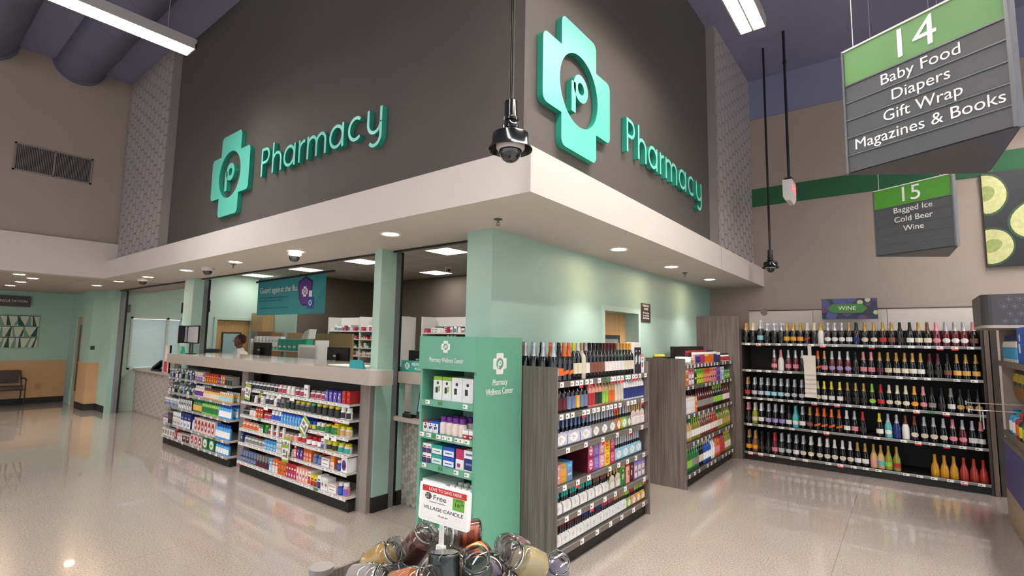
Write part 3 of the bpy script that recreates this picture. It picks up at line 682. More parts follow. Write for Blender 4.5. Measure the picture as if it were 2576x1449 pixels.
def bottle(code, kind='champagne', s=1.0):
    """code: glass, foil, label, label shape"""
    key = ('bottle', code, kind, s)
    if key in PROTO: return PROTO[key]
    gl_, fo, la, sh = code
    GM = mat(C[gl_], 0.1 if gl_ in 'kRDYBnm' else 0.3, coat=0.6, var=0.02)
    if kind == 'champagne':
        body = [(0, 0), (0.036, 0), (0.042, 0.006), (0.0425, 0.135), (0.038, 0.165), (0.026, 0.2), (0.0175, 0.235), (0.015, 0.27), (0.017, 0.28), (0.017, 0.286), (0.014, 0.292), (0.015, 0.312), (0, 0.314)]
        foil = [(0.0275, 0.199), (0.0187, 0.235), (0.0162, 0.27), (0.0182, 0.28), (0.0182, 0.287), (0.0152, 0.292), (0.0162, 0.313), (0.0, 0.3155)]; lz = (0.045, 0.105); lr = 0.0432
    elif kind == 'wine':
        body = [(0, 0), (0.034, 0), (0.0375, 0.006), (0.0375, 0.18), (0.034, 0.2), (0.018, 0.225), (0.0145, 0.24), (0.0145, 0.3), (0.0155, 0.302), (0.0155, 0.312), (0, 0.312)]
        foil = [(0.0155, 0.245), (0.0155, 0.3), (0.0165, 0.302), (0.0165, 0.313), (0, 0.3135)]; lz = (0.05, 0.14); lr = 0.0382
    elif kind == 'flask':   # wide bottomed fruity bottle
        body = [(0, 0), (0.046, 0), (0.05, 0.01), (0.048, 0.09), (0.04, 0.15), (0.022, 0.2), (0.016, 0.25), (0.0165, 0.3), (0, 0.302)]
        foil = [(0.0235, 0.199), (0.0175, 0.25), (0.018, 0.301), (0, 0.303)]; lz = (0.125, 0.15); lr = 0.0452
    elif kind == 'mini':    # small 187 ml bottle
        body = [(0, 0), (0.026, 0), (0.0285, 0.005), (0.0285, 0.1), (0.025, 0.12), (0.013, 0.145), (0.0115, 0.18), (0.013, 0.182), (0.013, 0.195), (0, 0.195)]
        foil = [(0.0145, 0.143), (0.0125, 0.18), (0.014, 0.182), (0.014, 0.196), (0, 0.197)]; lz = (0.025, 0.09); lr = 0.029
    else:                   # slim dark bottle
        body = [(0, 0), (0.031, 0), (0.034, 0.005), (0.034, 0.15), (0.03, 0.17), (0.014, 0.195), (0.012, 0.205), (0.014, 0.208), (0.014, 0.228), (0, 0.228)]
        foil = [(0.015, 0.207), (0.015, 0.229), (0, 0.23)]; lz = (0.02, 0.13); lr = 0.0345
    r_ = MB().lathe(body, 16).obj({'slim': 'mixer_bottle', 'flask': 'fruit_wine_bottle'}.get(kind, 'wine_bottle'), GM, smooth=True)
    MB().lathe(foil, 14).obj('foil_capsule', mat(C[fo], 0.35, 0.55 if fo in 'gsn' else 0.1, var=0.05), r_, True)
    if sh != 'n':
        mb = MB(); curved_label(mb, lr, lz[0], lz[1], 1.15, sh); mb.obj('bottle_label', mat(C[la] if la != 'k' else '#2b2826', 0.6), r_, True)
    if s != 1.0: r_.scale = (s, s, s)
    PROTO[key] = r_; r_['proto'] = 1
    return r_
def carton(code, wd, dp, ht, style='band'):
    """code: box colour, front colour, mark colour"""
    key = ('carton', code, wd, dp, ht, style)
    if key in PROTO: return PROTO[key]
    a, b_, c_ = code; mb = MB(); mb.box(-wd/2, wd/2, -dp/2, dp/2, 0, ht, 0); e = 0.0012; y = -dp/2
    if style == 'band':
        mb.box(-wd/2*0.92, wd/2*0.92, y-e, y, ht*0.06, ht*0.62, 1); mb.box(-wd*0.3, wd*0.3, y-2*e, y, ht*0.3, ht*0.4, 2)
        mb.box(-wd*0.32, wd*0.32, y-e, y, ht*0.76, ht*0.86, 2)
    elif style == 'top':
        mb.box(-wd/2, wd/2, y-e, y, 0, ht*0.84, 1); mb.lathe([(wd*0.12, 0), (wd*0.12, e*2), (0, e*2)], 10, 2, (0, y, ht*0.72), (0, -1, 0)); mb.box(-wd*0.24, wd*0.02, y-2*e, y, ht*0.3, ht*0.55, 2); mb.box(wd*0.06, wd*0.26, y-2*e, y, ht*0.36, ht*0.6, 0)
    elif style == 'oval':
        mb.quad([(wd*0.4*math.cos(t_), y-e, ht*0.5+ht*0.38*math.sin(t_)) for t_ in [2*PI*i/16 for i in range(16)]], 1)
        mb.quad([(wd*0.22*math.cos(t_), y-2*e, ht*0.45+ht*0.13*math.sin(t_)) for t_ in [2*PI*i/12 for i in range(12)]], 2)
    elif style == 'stack':
        mb.box(-wd/2, wd/2, y-e, y, 0.002, ht-0.002, 1); mb.quad([(wd*0.3*math.cos(t_), y-2*e, ht*0.52+ht*0.36*math.sin(t_)) for t_ in [2*PI*i/16 for i in range(16)]], 2)
        mb.box(-wd*0.2, wd*0.2, y-3*e, y, ht*0.34, ht*0.42, 1); mb.box(-wd*0.14, wd*0.14, y-3*e, y, ht*0.62, ht*0.7, 1)
    elif style == 'split':
        mb.box(-wd/2, wd/2, y-e, y, 0, ht*0.5, 1); mb.box(-wd*0.3, wd*0.3, y-2*e, y, ht*0.6, ht*0.72, 2); mb.box(-wd*0.3, wd*0.1, y-2*e, y, ht*0.12, ht*0.3, 2)
    o = mb.obj('carton', [cm(a, 0.5, var=0.12, scale=50), cm(b_, 0.5, var=0.22, scale=90), cm(c_, 0.5, var=0.3, scale=120)])
    o['proto'] = 1; PROTO[key] = o; return o
def jar(code, r, ht, cap=0.22):
    """supplement bottle; code: body, cap, label"""
    key = ('jar', code, r, ht, cap)
    if key in PROTO: return PROTO[key]
    a, b_, c_ = code; h = ht*(1-cap)
    o = MB().lathe([(0, 0), (r*0.93, 0), (r, r*0.08), (r, h*0.86), (r*0.72, h), (r*0.72, h+0.002)], 14).obj('pill_bottle', cm(a, 0.35), smooth=True)
    MB().lathe([(r*0.8, h), (r*0.82, h+0.002), (r*0.8, ht), (0, ht)], 14).obj('cap', cm(b_, 0.45), o, True)
    mb = MB(); curved_label(mb, r*1.01, h*0.12, h*0.78, 1.35, 'r'); mb.obj('bottle_label', cm(c_, 0.55), o, True)
    o['proto'] = 1; PROTO[key] = o; return o
def flask(code, wd, ht):
    """oval mouthwash bottle; code: liquid, cap, label"""
    key = ('flask', code, wd, ht)
    if key in PROTO: return PROTO[key]
    a, b_, c_ = code
    o = MB().lathe([(0, 0), (wd*0.48, 0), (wd*0.5, 0.006), (wd*0.5, ht*0.62), (wd*0.4, ht*0.76), (wd*0.2, ht*0.8)], 14).obj('mouthwash_bottle', mat(C[a], 0.2, coat=0.4), smooth=True)
    MB().lathe([(wd*0.24, ht*0.8), (wd*0.24, ht), (0, ht)], 12).obj('cap', cm(b_), o, True)
    mb = MB(); curved_label(mb, wd*0.507, ht*0.12, ht*0.55, 1.2, 'r'); mb.obj('bottle_label', cm(c_, 0.6), o, True)
    o['proto'] = 1; PROTO[key] = o; return o
def pouch(code, wd, ht):
    """blister card hanging from a hook; code: card, tray, mark"""
    key = ('pouch', code, wd, ht)
    if key in PROTO: return PROTO[key]
    a, b_, c_ = code; mb = MB(); mb.box(-wd/2, wd/2, -0.004, 0.0, 0, ht, 0); mb.box(-wd*0.3, wd*0.3, -0.022, -0.004, ht*0.08, ht*0.72, 1); mb.box(-wd*0.42, wd*0.42, -0.006, -0.004, ht*0.78, ht*0.92, 2)
    o = mb.obj('blister_pack', [cm(a, 0.4), cm(b_, 0.2), cm(c_, 0.5)]); o['proto'] = 1; PROTO[key] = o; return o
def carrier(code, wd, ht, nb=3, gable=False):
    """carry pack of small bottles; code: card, foil, mark"""
    key = ('carrier', code, wd, ht, nb, gable)
    if key in PROTO: return PROTO[key]
    a, b_, c_ = code; dp = 0.12; h = ht*0.5; mb = MB()
    prof = [(-dp/2+0.012, 0), (dp/2-0.012, 0), (dp/2, 0.014), (dp/2, h-0.03), (dp/2-0.02, h), (-dp/2+0.02, h), (-dp/2, h-0.03), (-dp/2, 0.014)]
    mb.prism(prof, -wd/2, wd/2, 'x', 0)
    if gable: mb.prism([(-wd/2, h*0.9), (wd/2, h*0.9), (wd*0.4, h*1.25), (0, h*1.4), (-wd*0.4, h*1.25)], -dp/2+0.002, -dp/2+0.008, 'y', 0)
    y = -dp/2-0.001
    mb.quad([(wd*0.3*math.cos(t_)*(1+0.06*math.cos(4*t_)), y, h*0.5+h*0.33*math.sin(t_)*(1+0.06*math.cos(4*t_))) for t_ in [2*PI*i/24 for i in range(24)]], 1)
    for q_ in (-0.12, 0.0, 0.1): mb.box(-wd*0.13, wd*(0.13-abs(q_)), y-0.001, y, h*(0.52+q_), h*(0.55+q_), 2)
    o = mb.obj('bottle_carrier', [cm(a, 0.5, var=0.08, scale=60), mat('#efece6', 0.5), mat('#8a8580', 0.6)])
    for row in (-1, 1):
        for i in range(nb):
            q = MB(); x = -wd/2+wd*(i+0.5)/nb; yy = row*0.028
            q.lathe([(0.022, h), (0.017, h+0.02), (0.0125, h+0.045), (0.0115, ht*0.97), (0.0115, ht), (0, ht)], 10, 0, (x, yy, 0)); q.lathe([(0.0155, h+0.03), (0.0135, h+0.05), (0.0132, ht+0.001), (0, ht+0.002)], 10, 1, (x, yy, 0))
            q.obj('small_bottle', [cm('k', 0.15), mat(C[b_], 0.35, 0.4)], o, True)
    o['proto'] = 1; PROTO[key] = o; return o
class Stuff:
    """what stands half hidden behind the front row, gathered into one object"""
    def __init__(s, name, label): s.name = name; s.label = label; s.mb = MB(); s.mats = []
    def add(s, proto, loc, rz):
        W = Matrix.Translation(loc) @ Matrix.Rotation(rz, 4, 'Z') @ Matrix.Diagonal((*proto.scale, 1))
        for o in [proto]+list(proto.children):
            me = o.data; mi = []
            for M_ in me.materials:
                if M_ not in s.mats: s.mats.append(M_)
                mi.append(s.mats.index(M_))
            off = len(s.mb.v); s.mb.v += [tuple(W @ v.co) for v in me.vertices]
            for p in me.polygons: s.mb.f.append(tuple(i+off for i in p.vertices)); s.mb.mi.append(mi[p.material_index])
    def finish(s):
        o = s.mb.obj(s.name, s.mats); me = o.data; me.polygons.foreach_set('use_smooth', [True]*len(me.polygons)); me.set_sharp_from_angle(angle=math.radians(38))
        return tag(o, s.label, 'wine bottles', kind='stuff')
STUFF = Stuff('wine_bottles', 'bottles standing half hidden behind the front rows of the wine shelves')
USED = set()
def put(proto, loc, rz, label, cat, group):
    o = proto if proto.name not in USED else copy_tree(proto)
    USED.add(o.name); o.location = (loc[0], loc[1], loc[2]+0.0012); o.rotation_euler = (0, 0, rz)
    if 'proto' in o.keys(): del o['proto']
    return tag(o, label, cat, group)

def describe(kind, code):
    n = NAMES
    if kind in ('champagne', 'wine', 'flask', 'mini', 'slim'):
        g, f, l, s = code
        if g == f == l or s == 'n': return f'{n[g]} bottle with {n[f]} neck'
        if l == 'k': return f'{n[g]} bottle with {n[f]} foil'
        return f'{n[g]} bottle, {n[f]} foil, {n[l]} label'
    return ''
def tags_on(shelf, x0, x1, n, y, z, rnd, ht=0.032, wd=0.052, red=0.12, big=0.0):
    """price tags clipped along a shelf edge, each its own sub-part"""
    for i in range(n):
        x = x0+(x1-x0)*(i+0.5)/n+rnd.uniform(-0.012, 0.012); key = 'r' if rnd.random() < red else ('g' if rnd.random() < 0.04 else 'w')
        if rnd.random() < 0.12 and n < 30: continue
        bg_ = big and rnd.random() < big
        k = ('price', key, bg_, ht, wd)
        if k not in PROTO:
            mb = MB(); w2 = wd*(1.3 if bg_ else 1); h2 = ht*(2.2 if bg_ else 1.6 if key == 'r' else 1)
            mb.prism([(-w2/2, 0), (w2/2, 0), (w2/2, -h2), (-w2/2, -h2)], -0.003, 0.0, 'y', 0)
            mb.box(-w2*0.36, w2*0.0, -0.0036, -0.003, -ht*0.7, -ht*0.35, 1)
            if key == 'r': mb.box(-w2/2, w2/2, -0.0036, -0.003, -h2, -h2*0.64, 2)
            PROTO[k] = mb.mesh('price_tag', [mat('#f1ece6', 0.5) if key != 'g' else mat('#3f8a4a', 0.5), mat('#6b6661', 0.6), mat('#c8232b', 0.5)])
        o = bpy.data.objects.new('price_tag', PROTO[k]); COL.objects.link(o); o.parent = shelf; o.location = (x, y, z)
def shelf_unit(name, loc, rz, label, L, depth, shelves, H, mats_, ends=True, back=True, base=0.12, lip=0.03, thick=0.022, tilt=0.0, ntag=14, tagh=0.032, post=0.02, red=0.1, backer=None, toe=None, cat='shelving unit', big=0.0, seed=1, tagw=0.052, shelf_depths=None):
    """gondola: local x along its length, front at y=0, back at y=depth"""
    t = root(name, loc, label, cat, rz); Em, Bm, Sm, Lm = mats_; rnd = random.Random(seed)
    if ends:
        MB().box(-post, 0, -0.012, depth, 0, H).obj('end_panel', Em, t); MB().box(L, L+post, -0.012, depth, 0, H).obj('end_panel', Em, t)
    if back: MB().box(0, L, depth-0.02, depth, base, H-0.01).obj('back_panel', Bm, t)
    MB().box(0, L, 0.035, depth, 0, base-0.01).obj('plinth', mat('#0f1010', 0.5), t)
    for i, z in enumerate(shelves):
        sd = depth-0.02 if shelf_depths is None else shelf_depths[i]
        mb = MB(); mb.box(0, L, 0.0, sd, z-thick, z, 0); mb.box(0, L, -0.006, 0.0, z-lip, z+0.004, 1); mb.box(0, L, -0.008, -0.006, z-0.002, z+0.004, 2)
        s = mb.obj('shelf', [Sm, Lm, ALU], t)
        if ntag: tags_on(s, 0.02, L-0.02, ntag if isinstance(ntag, int) else ntag[i], -0.0085, z-0.001, rnd, tagh, tagw, red, big)
    return t
def to_world(loc, rz, x, y, z):
    c, s = math.cos(rz), math.sin(rz); return (loc[0]+c*x-s*y, loc[1]+s*x+c*y, loc[2]+z)

# ------------------------------------------------------------------ the wine wall
WX0, WX1, WY = -2.05, 0.735, 8.55
SH = [1.785, 1.375, 0.952, 0.55, 0.125]
DKB = mat('#16120f', 0.6); LIPG = mat('#8c8782', 0.35, 0.5)
u = shelf_unit('wine_shelving', (WX0, WY, 0), 0, 'black wall shelving full of sparkling wine against the taupe wall', WX1-WX0, 0.6, SH[::-1], 2.0, (mat('#3a322d', 0.5), DKB, mat('#1d1815', 0.5), LIPG), ends=True, ntag=19, tagh=0.03, tagw=0.066, red=0.14, seed=4, post=0.025)
for k in range(3):
    L3 = (WX1-WX0)/3; MB().box(k*L3+0.004, (k+1)*L3-0.004, 0.52, 0.55, 2.0, 2.31).obj('header_board', mat('#cdc4ba', 0.5), u)
MB().box(0, WX1-WX0, 0.515, 0.56, 2.31, 2.325).obj('header_rail', mat('#4a3a30', 0.5), u)
MB().cyl((0.3, 0.45, 2.31), (0.3, 0.2, 2.33), 0.006, n=6).lathe([(0, 0), (0.05, 0), (0.05, 0.006), (0, 0.006)], 20, 0, (0.3, 0.2, 2.27), (0, -1, 0)).obj('price_checker', mat('#6a625c', 0.4), u)
pn = root('tall_wood_panel', (-2.77, 8.52, 0), 'tall grey wood panel filling the corner beside the wine wall', 'panel')
MB().box(0, 0.49, 0, 0.05, 0, 2.21).obj('wood_face', WOODG, pn); MB().box(0.495, 0.695, -0.005, 0.05, 0, 2.21).obj('edge_post', WOODG, pn)
pn2 = root('wood_end_post', (0.765, 8.52, 0), 'narrow brown wood post ending the wine wall near the snack rack', 'panel')
MB().box(0, 0.045, 0, 0.75, 0, 2.05).obj('post', wood('#4d4137', '#6f6052'), pn2); MB().box(0.06, 0.12, 0.05, 0.75, 0, 2.04).obj('filler_strip', mat('#3a332d', 0.5), pn2)
ROWS = [
 (['kgkr', 'kckr', 'ksbr', 'kskr', 'kskr', 'kskr', 'kgar', 'kgar', 'kgar', 'kcrd', 'kckr', 'wgwn', 'kswo', 'kswo', 'kswo', 'kgwr', 'kkBr', 'kgco', 'kgco', 'kgrr', 'kgnr', 'kkkr', 'kkwr', 'kgcr', 'kncr', 'Rppo', 'Rswo', 'Rswo', 'Rswo', 'kpnr'],
  [-2.001, -1.898, -1.789, -1.692, -1.592, -1.494, -1.419, -1.332, -1.24, -1.153, -1.058, -0.977, -0.89, -0.804, -0.718, -0.631, -0.546, -0.448, -0.344, -0.243, -0.147, -0.056, 0.05, 0.141, 0.232, 0.322, 0.416, 0.505, 0.591, 0.687]),
 (['Rspr', 'wpwn', 'Rspr', 'Rspr', 'kskr', 'kood', 'kgpr', 'Rsvo', 'Rsvo', 'Rsvo', 'kkkr', 'kppr', 'kppr', 'kgmr', 'kgcr', 'kgcr', 'kgcr', 'kgwr', 'kgwr', 'kmkr', 'kmkr', 'kknr', 'kgJr', 'kgJr', 'kgJr'],
  [-1.603, -1.512, -1.411, -1.315, -1.227, -1.027, -0.945, -0.852, -0.759, -0.66, -0.57, -0.479, -0.389, -0.294, -0.203, -0.112, -0.023, 0.06, 0.144, 0.235, 0.319, 0.411, 0.502, 0.589, 0.684]),
 (['kgrr', 'kssr', 'kssr', 'ksbr', 'ksbr', 'ksbr', 'ksso', 'ksso', 'ksso', 'kcco', 'kywr', 'kywr', 'kywr', 'kgkr', 'kgkr', 'kgkr', 'kGGo', 'krrr', 'kcco', 'kcco', 'kcco', 'kaao', 'kppo', 'kkHr', 'kkKr', 'kHwr', 'kkgo', 'kkgo', 'kkgo'],
  [-1.998, -1.897, -1.804, -1.712, -1.621, -1.528, -1.44, -1.347, -1.252, -1.045, -0.964, -0.874, -0.773, -0.681, -0.585, -0.493, -0.398, -0.302, -0.21, -0.121, -0.032, 0.057, 0.148, 0.235, 0.329, 0.423, 0.511, 0.593, 0.68]),
 (['kpKo', 'Yccr', 'kwwr', 'ksvr', 'ksvr', 'ksvr', 'kkwr', 'ttwo', 'kswr', 'kgno', 'kood', 'kood', 'kood', 'kood', 'kwwr', 'kspr', 'krkr', 'kywr', 'tswo', 'BsBr', 'wnwn', 'knco', 'ksco', 'ksco', 'ksco', 'kppo', 'Rspo', 'kswr', 'kpwr'],
  [-1.997, -1.902, -1.812, -1.71, -1.618, -1.525, -1.434, -1.346, -1.256, -1.159, -1.066, -0.979, -0.889, -0.798, -0.707, -0.616, -0.522, -0.335, -0.24, -0.148, -0.055, 0.038, 0.137, 0.232, 0.329, 0.42, 0.512, 0.604, 0.704]),
 (['kgar', 'ngar', 'kkkr', 'kkkr', 'Rrpr', 'Dssr', 'ksso', 'kswr', 'ksco', 'kwco', 'kwco', 'kwco', 'kwco', 'kwco', 'kwco', 'kgwr', 'kgwr', 'Ngpr', 'Ngtr', 'YgGr', 'Ygrr', 'qqJn', 'qqJn', 'qqJn', 'zzIn', 'zzIn', 'zzIn'],
  [-2.005, -1.911, -1.819, -1.728, -1.638, -1.546, -1.449, -1.352, -1.26, -1.162, -1.053, -0.959, -0.868, -0.773, -0.684, -0.599, -0.513, -0.419, -0.339, -0.257, -0.169, 0.222, 0.314, 0.407, 0.501, 0.595, 0.69])]
SN = ['top', 'second', 'third', 'fourth', 'bottom']
for r_i, (codes, xs) in enumerate(ROWS):
    for i, (cd, x) in enumerate(zip(codes, xs)):
        kind = 'flask' if cd[:2] in ('qq', 'zz') else 'champagne'; sc = 0.91 if cd[:2] in ('qq', 'zz') else 1.0
        if cd == 'ksbr' and r_i == 0: sc = 1.14
        if r_i == 2 and cd[0] == 'k': sc = 0.96
        x = min(max(x, WX0+0.05), WX1-0.052)
        o = put(bottle(cd, kind, sc), (x, WY+0.075, SH[r_i]), 0, f'{describe(kind, cd)}, {ordn(i+1)} from wood panel, {SN[r_i]} shelf of wine wall', 'wine bottle', 'bottles on the wine wall')
        if r_i == 0 or (r_i > 2 and i < 12) or (r_i == 2 and i < 9):
            for dq in ((1, 2) if i in (3, 4, 5) and r_i == 0 else (1,)): STUFF.add(bottle(cd, kind, sc), (x, WY+0.075+0.095*dq, SH[r_i]+0.0012), 0)
o = MB().prism([(-1.195, 1.62), (-1.04, 1.62), (-1.04, 1.02), (-1.18, 1.02)], 8.47, 8.49).box(-1.135, -1.09, 8.49, 8.5, 1.6, 1.76)
for k in range(6): o.box(-1.19+0.003*k, -1.04, 8.462-0.001*k, 8.47, 1.02+0.065*k, 1.02+0.065*k+0.05)
o = o.obj('paper_bag_bundle', mat('#ddd2c6', 0.8)); tag(o, 'bundle of cream paper bottle bags hanging in front of wine wall shelves', 'paper bags')

def fill(loc, rz, L, z, items, where, group, y=0.03, rows=1, pitch=0.09, x0=0.012, fit=True, jit=0.0, back_rows=None):
    """stand items side by side along a shelf; items: (proto, width, count, description, category, depth)"""
    tot = sum(w_*n for _, w_, n, _, _, _ in items); k = (L-2*x0)/tot if fit else 1.0
    x = x0; i = 0; rnd = random.Random(int(z*1000)+len(items))
    for pr_, w_, n, d, cat_, dep in items:
        for _ in range(n):
            x += w_*k/2; i += 1
            if pr_ is not None:
                for rw in range(rows):
                    yy = y+dep/2+rw*max(pitch, dep+0.004)
                    if rw and pr_.name.startswith('wine_bottle'): STUFF.add(pr_, to_world(loc, rz, x, yy, z+0.0012), rz); continue
                    lab = f'{d}, {ordn(i)} from {where}' if rw == 0 else f'{" ".join(d.split()[:2]).rstrip(",")} bottle behind the {ordn(i)} from {where}'
                    put(pr_, to_world(loc, rz, x, yy, z), rz+(rnd.uniform(-jit, jit) if jit else 0), lab, cat_, group)
            x += w_*k/2
def bt(code, kind, wd, n, s=1.0, desc=None): return (bottle(code, kind, s), wd, n, desc or describe(kind, code), 'wine bottle' if kind != 'mini' else 'small bottle', wd*0.9)
def ct(code, wd, dp, ht, n, desc, style='band', cat='carton'): return (carton(code, wd, dp, ht, style), wd+0.003, n, desc, cat, dp)
def gap(wd): return (None, wd, 1, '', '', 0)

# ------------------------------------------------------------------ first wine rack, beside the green display
R1 = (-2.2, 3.42, 0); L1 = 1.77; S1 = [1.455, 1.2, 0.928, 0.646, 0.4, 0.158]
shelf_unit('wine_rack', R1, PI/2, 'low wood sided wine rack behind the green wellness display', L1, 0.52, S1, 1.575, (WOODG, mat('#2a2622', 0.6), mat('#3d3732', 0.5), mat('#6d645c', 0.45)), ntag=[22, 20, 6, 9, 8, 7], tagh=0.04, tagw=0.055, seed=9, red=0.18, lip=0.045, thick=0.03)
W1 = lambda s: f'green display, {s} shelf, first wine rack'
G1 = 'goods on the first wine rack'
items = [bt('kswr', 'champagne', 0.085, 1), bt('kkor', 'champagne', 0.085, 1), bt('kood', 'champagne', 0.085, 2), bt('kycr', 'wine', 0.078, 1), bt('kwcr', 'wine', 0.078, 1), bt('cNcr', 'wine', 0.078, 1), bt('kswr', 'wine', 0.078, 1), bt('kknr', 'wine', 0.078, 4),
         bt('kmwr', 'wine', 0.078, 4), bt('DNwr', 'wine', 0.078, 2), bt('kJcr', 'wine', 0.078, 3), ct('WKW', 0.085, 0.09, 0.32, 2, 'tall white wine carton', 'top'), ct('pWm', 0.08, 0.08, 0.2, 1, 'pink wine carton', 'top')]
fill(R1, PI/2, L1, S1[0], items, W1('top'), G1, rows=1)
items = [bt('kswn', 'champagne', 0.1, 1), bt('koon', 'champagne', 0.1, 1), bt('kswn', 'champagne', 0.1, 1), bt('kkkn', 'champagne', 0.1, 1)]
for rw in range(4):
    for j, (cd, xx) in enumerate((('kswn', 0.05), (('koon', 'kkkn', 'kswn', 'koon')[rw], 0.16))):
        put(bottle(cd, 'champagne'), to_world(R1, PI/2, xx, 0.168+rw*0.093, S1[0]), PI/2, f'{describe("champagne", cd)}, {ordn(rw+2)} row back, {"nearest" if j == 0 else "second from"} the green display, top shelf', 'wine bottle', G1)
for i, xx in enumerate((0.74, 0.82, 0.9, 0.98, 1.06, 1.14, 1.22, 1.3)):
    cd = ('kkkr', 'kmwr', 'kmwr', 'kmwr', 'DNwr', 'DNwr', 'kJcr', 'kJcr')[i]
    put(bottle(cd, 'wine'), to_world(R1, PI/2, xx, 0.17, S1[0]), PI/2, f'{describe("wine", cd)}, {ordn(i+1)} in back row, first wine rack', 'wine bottle', G1)
for i in range(3):
    put(carton('WpK', 0.2, 0.1, 0.11, 'split'), to_world(R1, PI/2, 1.08+i*0.21, 0.3, S1[0]+0.2), PI/2, f'white flat carton lying high at the back, {ordn(i+1)} from green display', 'carton', G1)
    put(carton('KKH', 0.2, 0.2, 0.2, 'split'), to_world(R1, PI/2, 1.08+i*0.21, 0.35, S1[0]), PI/2, f'dark box under a flat white carton, {ordn(i+1)} from green display, top shelf', 'carton', G1)
items = [bt('kkkr', 'slim', 0.072, 1, 0.95), bt('kkmr', 'slim', 0.072, 2, 0.95), bt('kkSr', 'slim', 0.072, 2, 0.95), bt('kkJr', 'slim', 0.072, 1, 0.95), bt('kkSr', 'slim', 0.072, 2, 0.95), bt('IWrr', 'slim', 0.066, 2, 0.95), bt('IWDr', 'slim', 0.066, 2, 0.95), bt('NWGr', 'slim', 0.066, 2, 0.95),
         bt('NWor', 'slim', 0.066, 2, 0.95), bt('cWcr', 'slim', 0.066, 3, 0.95), bt('WvBr', 'slim', 0.062, 2, 0.95), bt('WyBr', 'slim', 0.062, 2, 0.95), bt('WGBr', 'slim', 0.062, 2, 0.95), bt('WbBr', 'slim', 0.062, 2, 0.95)]
fill(R1, PI/2, L1, S1[1], items, W1('second'), G1, rows=2, pitch=0.075)
items = [(carrier('xSH', 0.21, 0.228, 3), 0.215, 3, 'lavender four pack with blue foil necks', 'bottle pack', 0.12), (carrier('HsK', 0.165, 0.228, 3), 0.17, 3, 'pale grey pack with silver foil necks', 'bottle pack', 0.12),
         (carrier('ooK', 0.11, 0.228, 2), 0.115, 1, 'orange pack with orange foil necks', 'bottle pack', 0.12), (carrier('GsE', 0.14, 0.228, 2), 0.145, 1, 'lime green pack of small bottles', 'bottle pack', 0.12),
         (carrier('HsK', 0.09, 0.228, 2), 0.095, 1, 'narrow grey pack of small bottles', 'bottle pack', 0.12), (carrier('UNK', 0.11, 0.228, 2, True), 0.115, 3, 'cream gabled pack with gold capped bottles', 'bottle pack', 0.12)]
fill(R1, PI/2, L1, S1[2], items, W1('third'), G1)
R1x = 0.012
def d1row(z, seq, where):
    fill(R1, PI/2, L1, z, seq, where, G1)
items = [ct('ppU', 0.09, 0.12, 0.15, 1, 'short pink carton'), ct('Nag', 0.09, 0.12, 0.15, 1, 'short tan carton'), ct('LSb', 0.09, 0.12, 0.15, 1, 'short blue carton'), gap(0.32)]
stackw = [('mMU', 'magenta'), ('PVv', 'purple'), ('mpU', 'pink'), ('ayo', 'yellow'), ('mMp', 'deep pink')]
x = 0.012; i = 0
for pr_, w_, n, d, cat_, dep in items[:3]:
    i += 1; put(pr_, to_world(R1, PI/2, x+w_/2, 0.09, S1[3]), PI/2, f'{d}, {ordn(i)} from {W1("fourth")}', 'carton', G1); x += w_
x = 0.6
for k, (cd, nm) in enumerate(stackw):
    pr_ = carton(cd, 0.1, 0.22, 0.118, 'stack')
    for lv in range(2): put(pr_, to_world(R1, PI/2, x, 0.14, S1[3]+lv*0.119), PI/2, f'{nm} square carton, {"lower" if lv == 0 else "upper"} of a stack of two, fourth shelf of first wine rack', 'carton', G1)
    x += 0.103
x += 0.045
for k in range(4):
    put(carrier('bsS', 0.148, 0.225, 3), to_world(R1, PI/2, x, 0.095, S1[3]), PI/2, f'light blue pack with silver necks, {ordn(k+1)} after the cartons, fourth shelf', 'bottle pack', G1); x += 0.151
items = [(carrier('WTK', 0.11, 0.2, 3), 0.117, 5, 'white carton with dark teal necks', 'bottle pack', 0.12), (carrier('WnK', 0.11, 0.2, 3), 0.117, 2, 'white carton with copper necks', 'bottle pack', 0.12), (carrier('cNK', 0.1, 0.2, 2, True), 0.106, 2, 'cream arched carton with gold necks', 'bottle pack', 0.12),
         ct('GEU', 0.085, 0.2, 0.19, 1, 'green wine carton', 'top'), ct('rIU', 0.085, 0.2, 0.19, 1, 'coral red wine carton', 'top'), ct('RmU', 0.085, 0.2, 0.19, 1, 'dark red wine carton', 'top'), ct('vUV', 0.075, 0.2, 0.2, 3, 'white and purple wine carton')]
fill(R1, PI/2, L1, S1[4], items, W1('fifth'), G1)
items = [(carrier('WRK', 0.11, 0.2, 3), 0.113, 4, 'white carton with dark red necks', 'bottle pack', 0.12), (carrier('WBK', 0.11, 0.2, 3), 0.113, 3, 'white carton with navy necks', 'bottle pack', 0.12), (carrier('WMK', 0.11, 0.2, 3), 0.113, 2, 'white carton with red necks', 'bottle pack', 0.12), (carrier('WgK', 0.11, 0.2, 3), 0.113, 2, 'white carton with gold necks', 'bottle pack', 0.12),
         (carrier('GGE', 0.1, 0.19, 3), 0.105, 1, 'lime carton with green necks', 'bottle pack', 0.12), (carrier('IrR', 0.1, 0.19, 3), 0.105, 1, 'coral carton with red necks', 'bottle pack', 0.12), (carrier('JGo', 0.1, 0.19, 3), 0.105, 2, 'yellow carton with green necks', 'bottle pack', 0.12)]
fill(R1, PI/2, L1, S1[5], items, W1('bottom'), G1)

